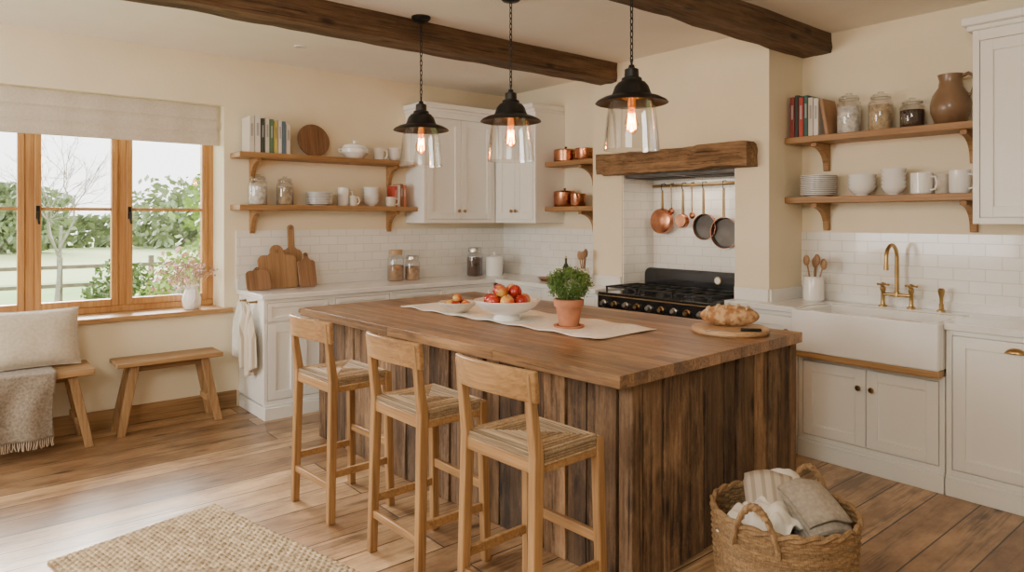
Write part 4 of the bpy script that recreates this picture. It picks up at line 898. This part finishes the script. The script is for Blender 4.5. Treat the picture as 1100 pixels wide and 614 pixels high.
def fold(label,loc,rot,L,Wd,m,seed,layers=5,sp=.024):
    t=thing('folded_towel',label,'towel',loc,0,'towels in the wicker basket'); t.rotation_euler=rot
    path=[]
    for k in range(layers):
        xs=[(-.5+j/6)*L*(1-.04*k) for j in range(7)]
        if k%2: xs=xs[::-1]
        path+=[(x,k*sp) for x in xs]
        if k<layers-1:
            xe=xs[-1]; sgn=1 if xe>0 else -1
            path+=[(xe+sgn*sp*.5*math.sin(PI*j/5),k*sp+sp*.5*(1-math.cos(PI*j/5))) for j in range(1,5)]
    n=len(path)-1
    def f(u,v):
        i=min(int(u*n+.5),n); x,z=path[i]; e=(2*v-1); bend=-.05*(x/L)**2-.035*e*e+.010*noise.noise(Vector((x*7,e*1.5,seed)))
        return (x+.008*noise.noise(Vector((e*2,z*12,seed))),e*Wd/2*(1+.04*noise.noise(Vector((x*5,z*20,seed)))),z+bend)
    b=B(); b.grid(f,n,16); b.build('cloth',m,t,solid=.014)
def crump(label,loc,s,m,seed,rot=(0,0,0)):
    def f(u,v):
        a,c=2*u-1,2*v-1; e=max(0,1-(a*a+c*c)*.55); z=.10*e+.04*noise.noise(Vector((a*2.4+seed,c*2.4,1)))+.014*math.sin(a*9+c*3+seed); return (a*s*.8,c*s*.8,z)
    b=B(); b.grid(f,40,40); o=b.build('crumpled_towel',m,loc=loc,rot=rot,solid=.007); tag(o,label,'towel','towels in the wicker basket')
grs=stripes('fine_striped_towel',(.54,.47,.38),(.38,.32,.25),1,160,.2,.5)
RV=Vector((.639,.769,0));FV=Vector((-.769,.639,0)); bc0=Vector(bk)
def at(r,f,z): v=bc0+RV*r+FV*f; return (v.x,v.y,z)
crump('crumpled off-white towel at the front left of the basket',at(-.10,-.05,.365),.16,clothw,3.1)
fold('grey-beige folded towel stacked at the right of the basket',at(.11,-.01,.405),(0,rad(24),rad(-26)),.24,.19,clothc,1,5)
fold('fine striped oatmeal folded towel in the middle of the basket',at(-.02,.09,.42),(0,rad(40),rad(-52)),.23,.18,grs,2,4)
fold('off-white folded towel leaning at the back of the basket',at(.08,.155,.43),(0,rad(38),rad(-35)),.18,.16,clothw,3,3)
# ---------------------------------------------------------------- lights, world, camera
w=bpy.data.worlds.new('world'); bpy.context.scene.world=w; w.use_nodes=True; nt=w.node_tree; bgn=nt.nodes['Background']
tc=nd(nt,'ShaderNodeTexCoord'); sp=nd(nt,'ShaderNodeSeparateXYZ'); nt.links.new(tc.outputs['Generated'],sp.inputs[0])
nt.links.new(ramp(nt,sp.outputs[2],(1.0,.98,.94),(.82,.91,1.0),.0,.6),bgn.inputs[0]); bgn.inputs[1].default_value=5.0
def sun(d,e,c,ang):
    L=bpy.data.lights.new('sun','SUN'); L.energy=e; L.color=c; L.angle=rad(ang); o=bpy.data.objects.new('sun',L); col.objects.link(o); o.rotation_euler=Vector(d).to_track_quat('-Z','Y').to_euler()
sun((-.12,-.8,-.9),3,(1,.95,.86),3)
sun((.9,.08,-.42),19,(1,.96,.88),34)  # added broad soft sun lamp, stands for a sky patch lighting the window side
def area(loc,d,sz,e,c,sy=None):
    L=bpy.data.lights.new('area','AREA'); L.energy=e; L.color=c; L.size=sz
    if sy: L.shape='RECTANGLE'; L.size_y=sy
    o=bpy.data.objects.new('area_lamp',L); col.objects.link(o); o.location=loc; o.rotation_euler=Vector(d).to_track_quat('-Z','Y').to_euler()
area((-3.4875,4.84,1.94),(0,0,-1),.5,2.5,(1,.86,.66),.2)
area((-4.3,-2.3,1.8),(.3,1,.05),2.2,140,(1,.98,.94),1.6)  # added daylight fill, acts like another window where the wall has none
area((-.2,-1.6,2.8),(-.35,.8,-.40),1.8,105,(1,.95,.85),1.2)  # added soft fill lamp behind the camera, no fitting modelled
area((-1.0,.1,2.93),(-.25,.25,-1),1.4,32,(1,.93,.80),1.4)  # added warm fill under the ceiling, kept out of view
cam=bpy.data.cameras.new('camera'); co=bpy.data.objects.new('camera',cam); col.objects.link(co); co.location=(0,0,CH); co.rotation_euler=(PI/2,0,YAW)
cam.sensor_width=36; cam.lens=36*F/1100; cam.shift_y=-(307-HZ)/1100; cam.clip_end=300; cam.clip_start=.05
bpy.context.scene.camera=co
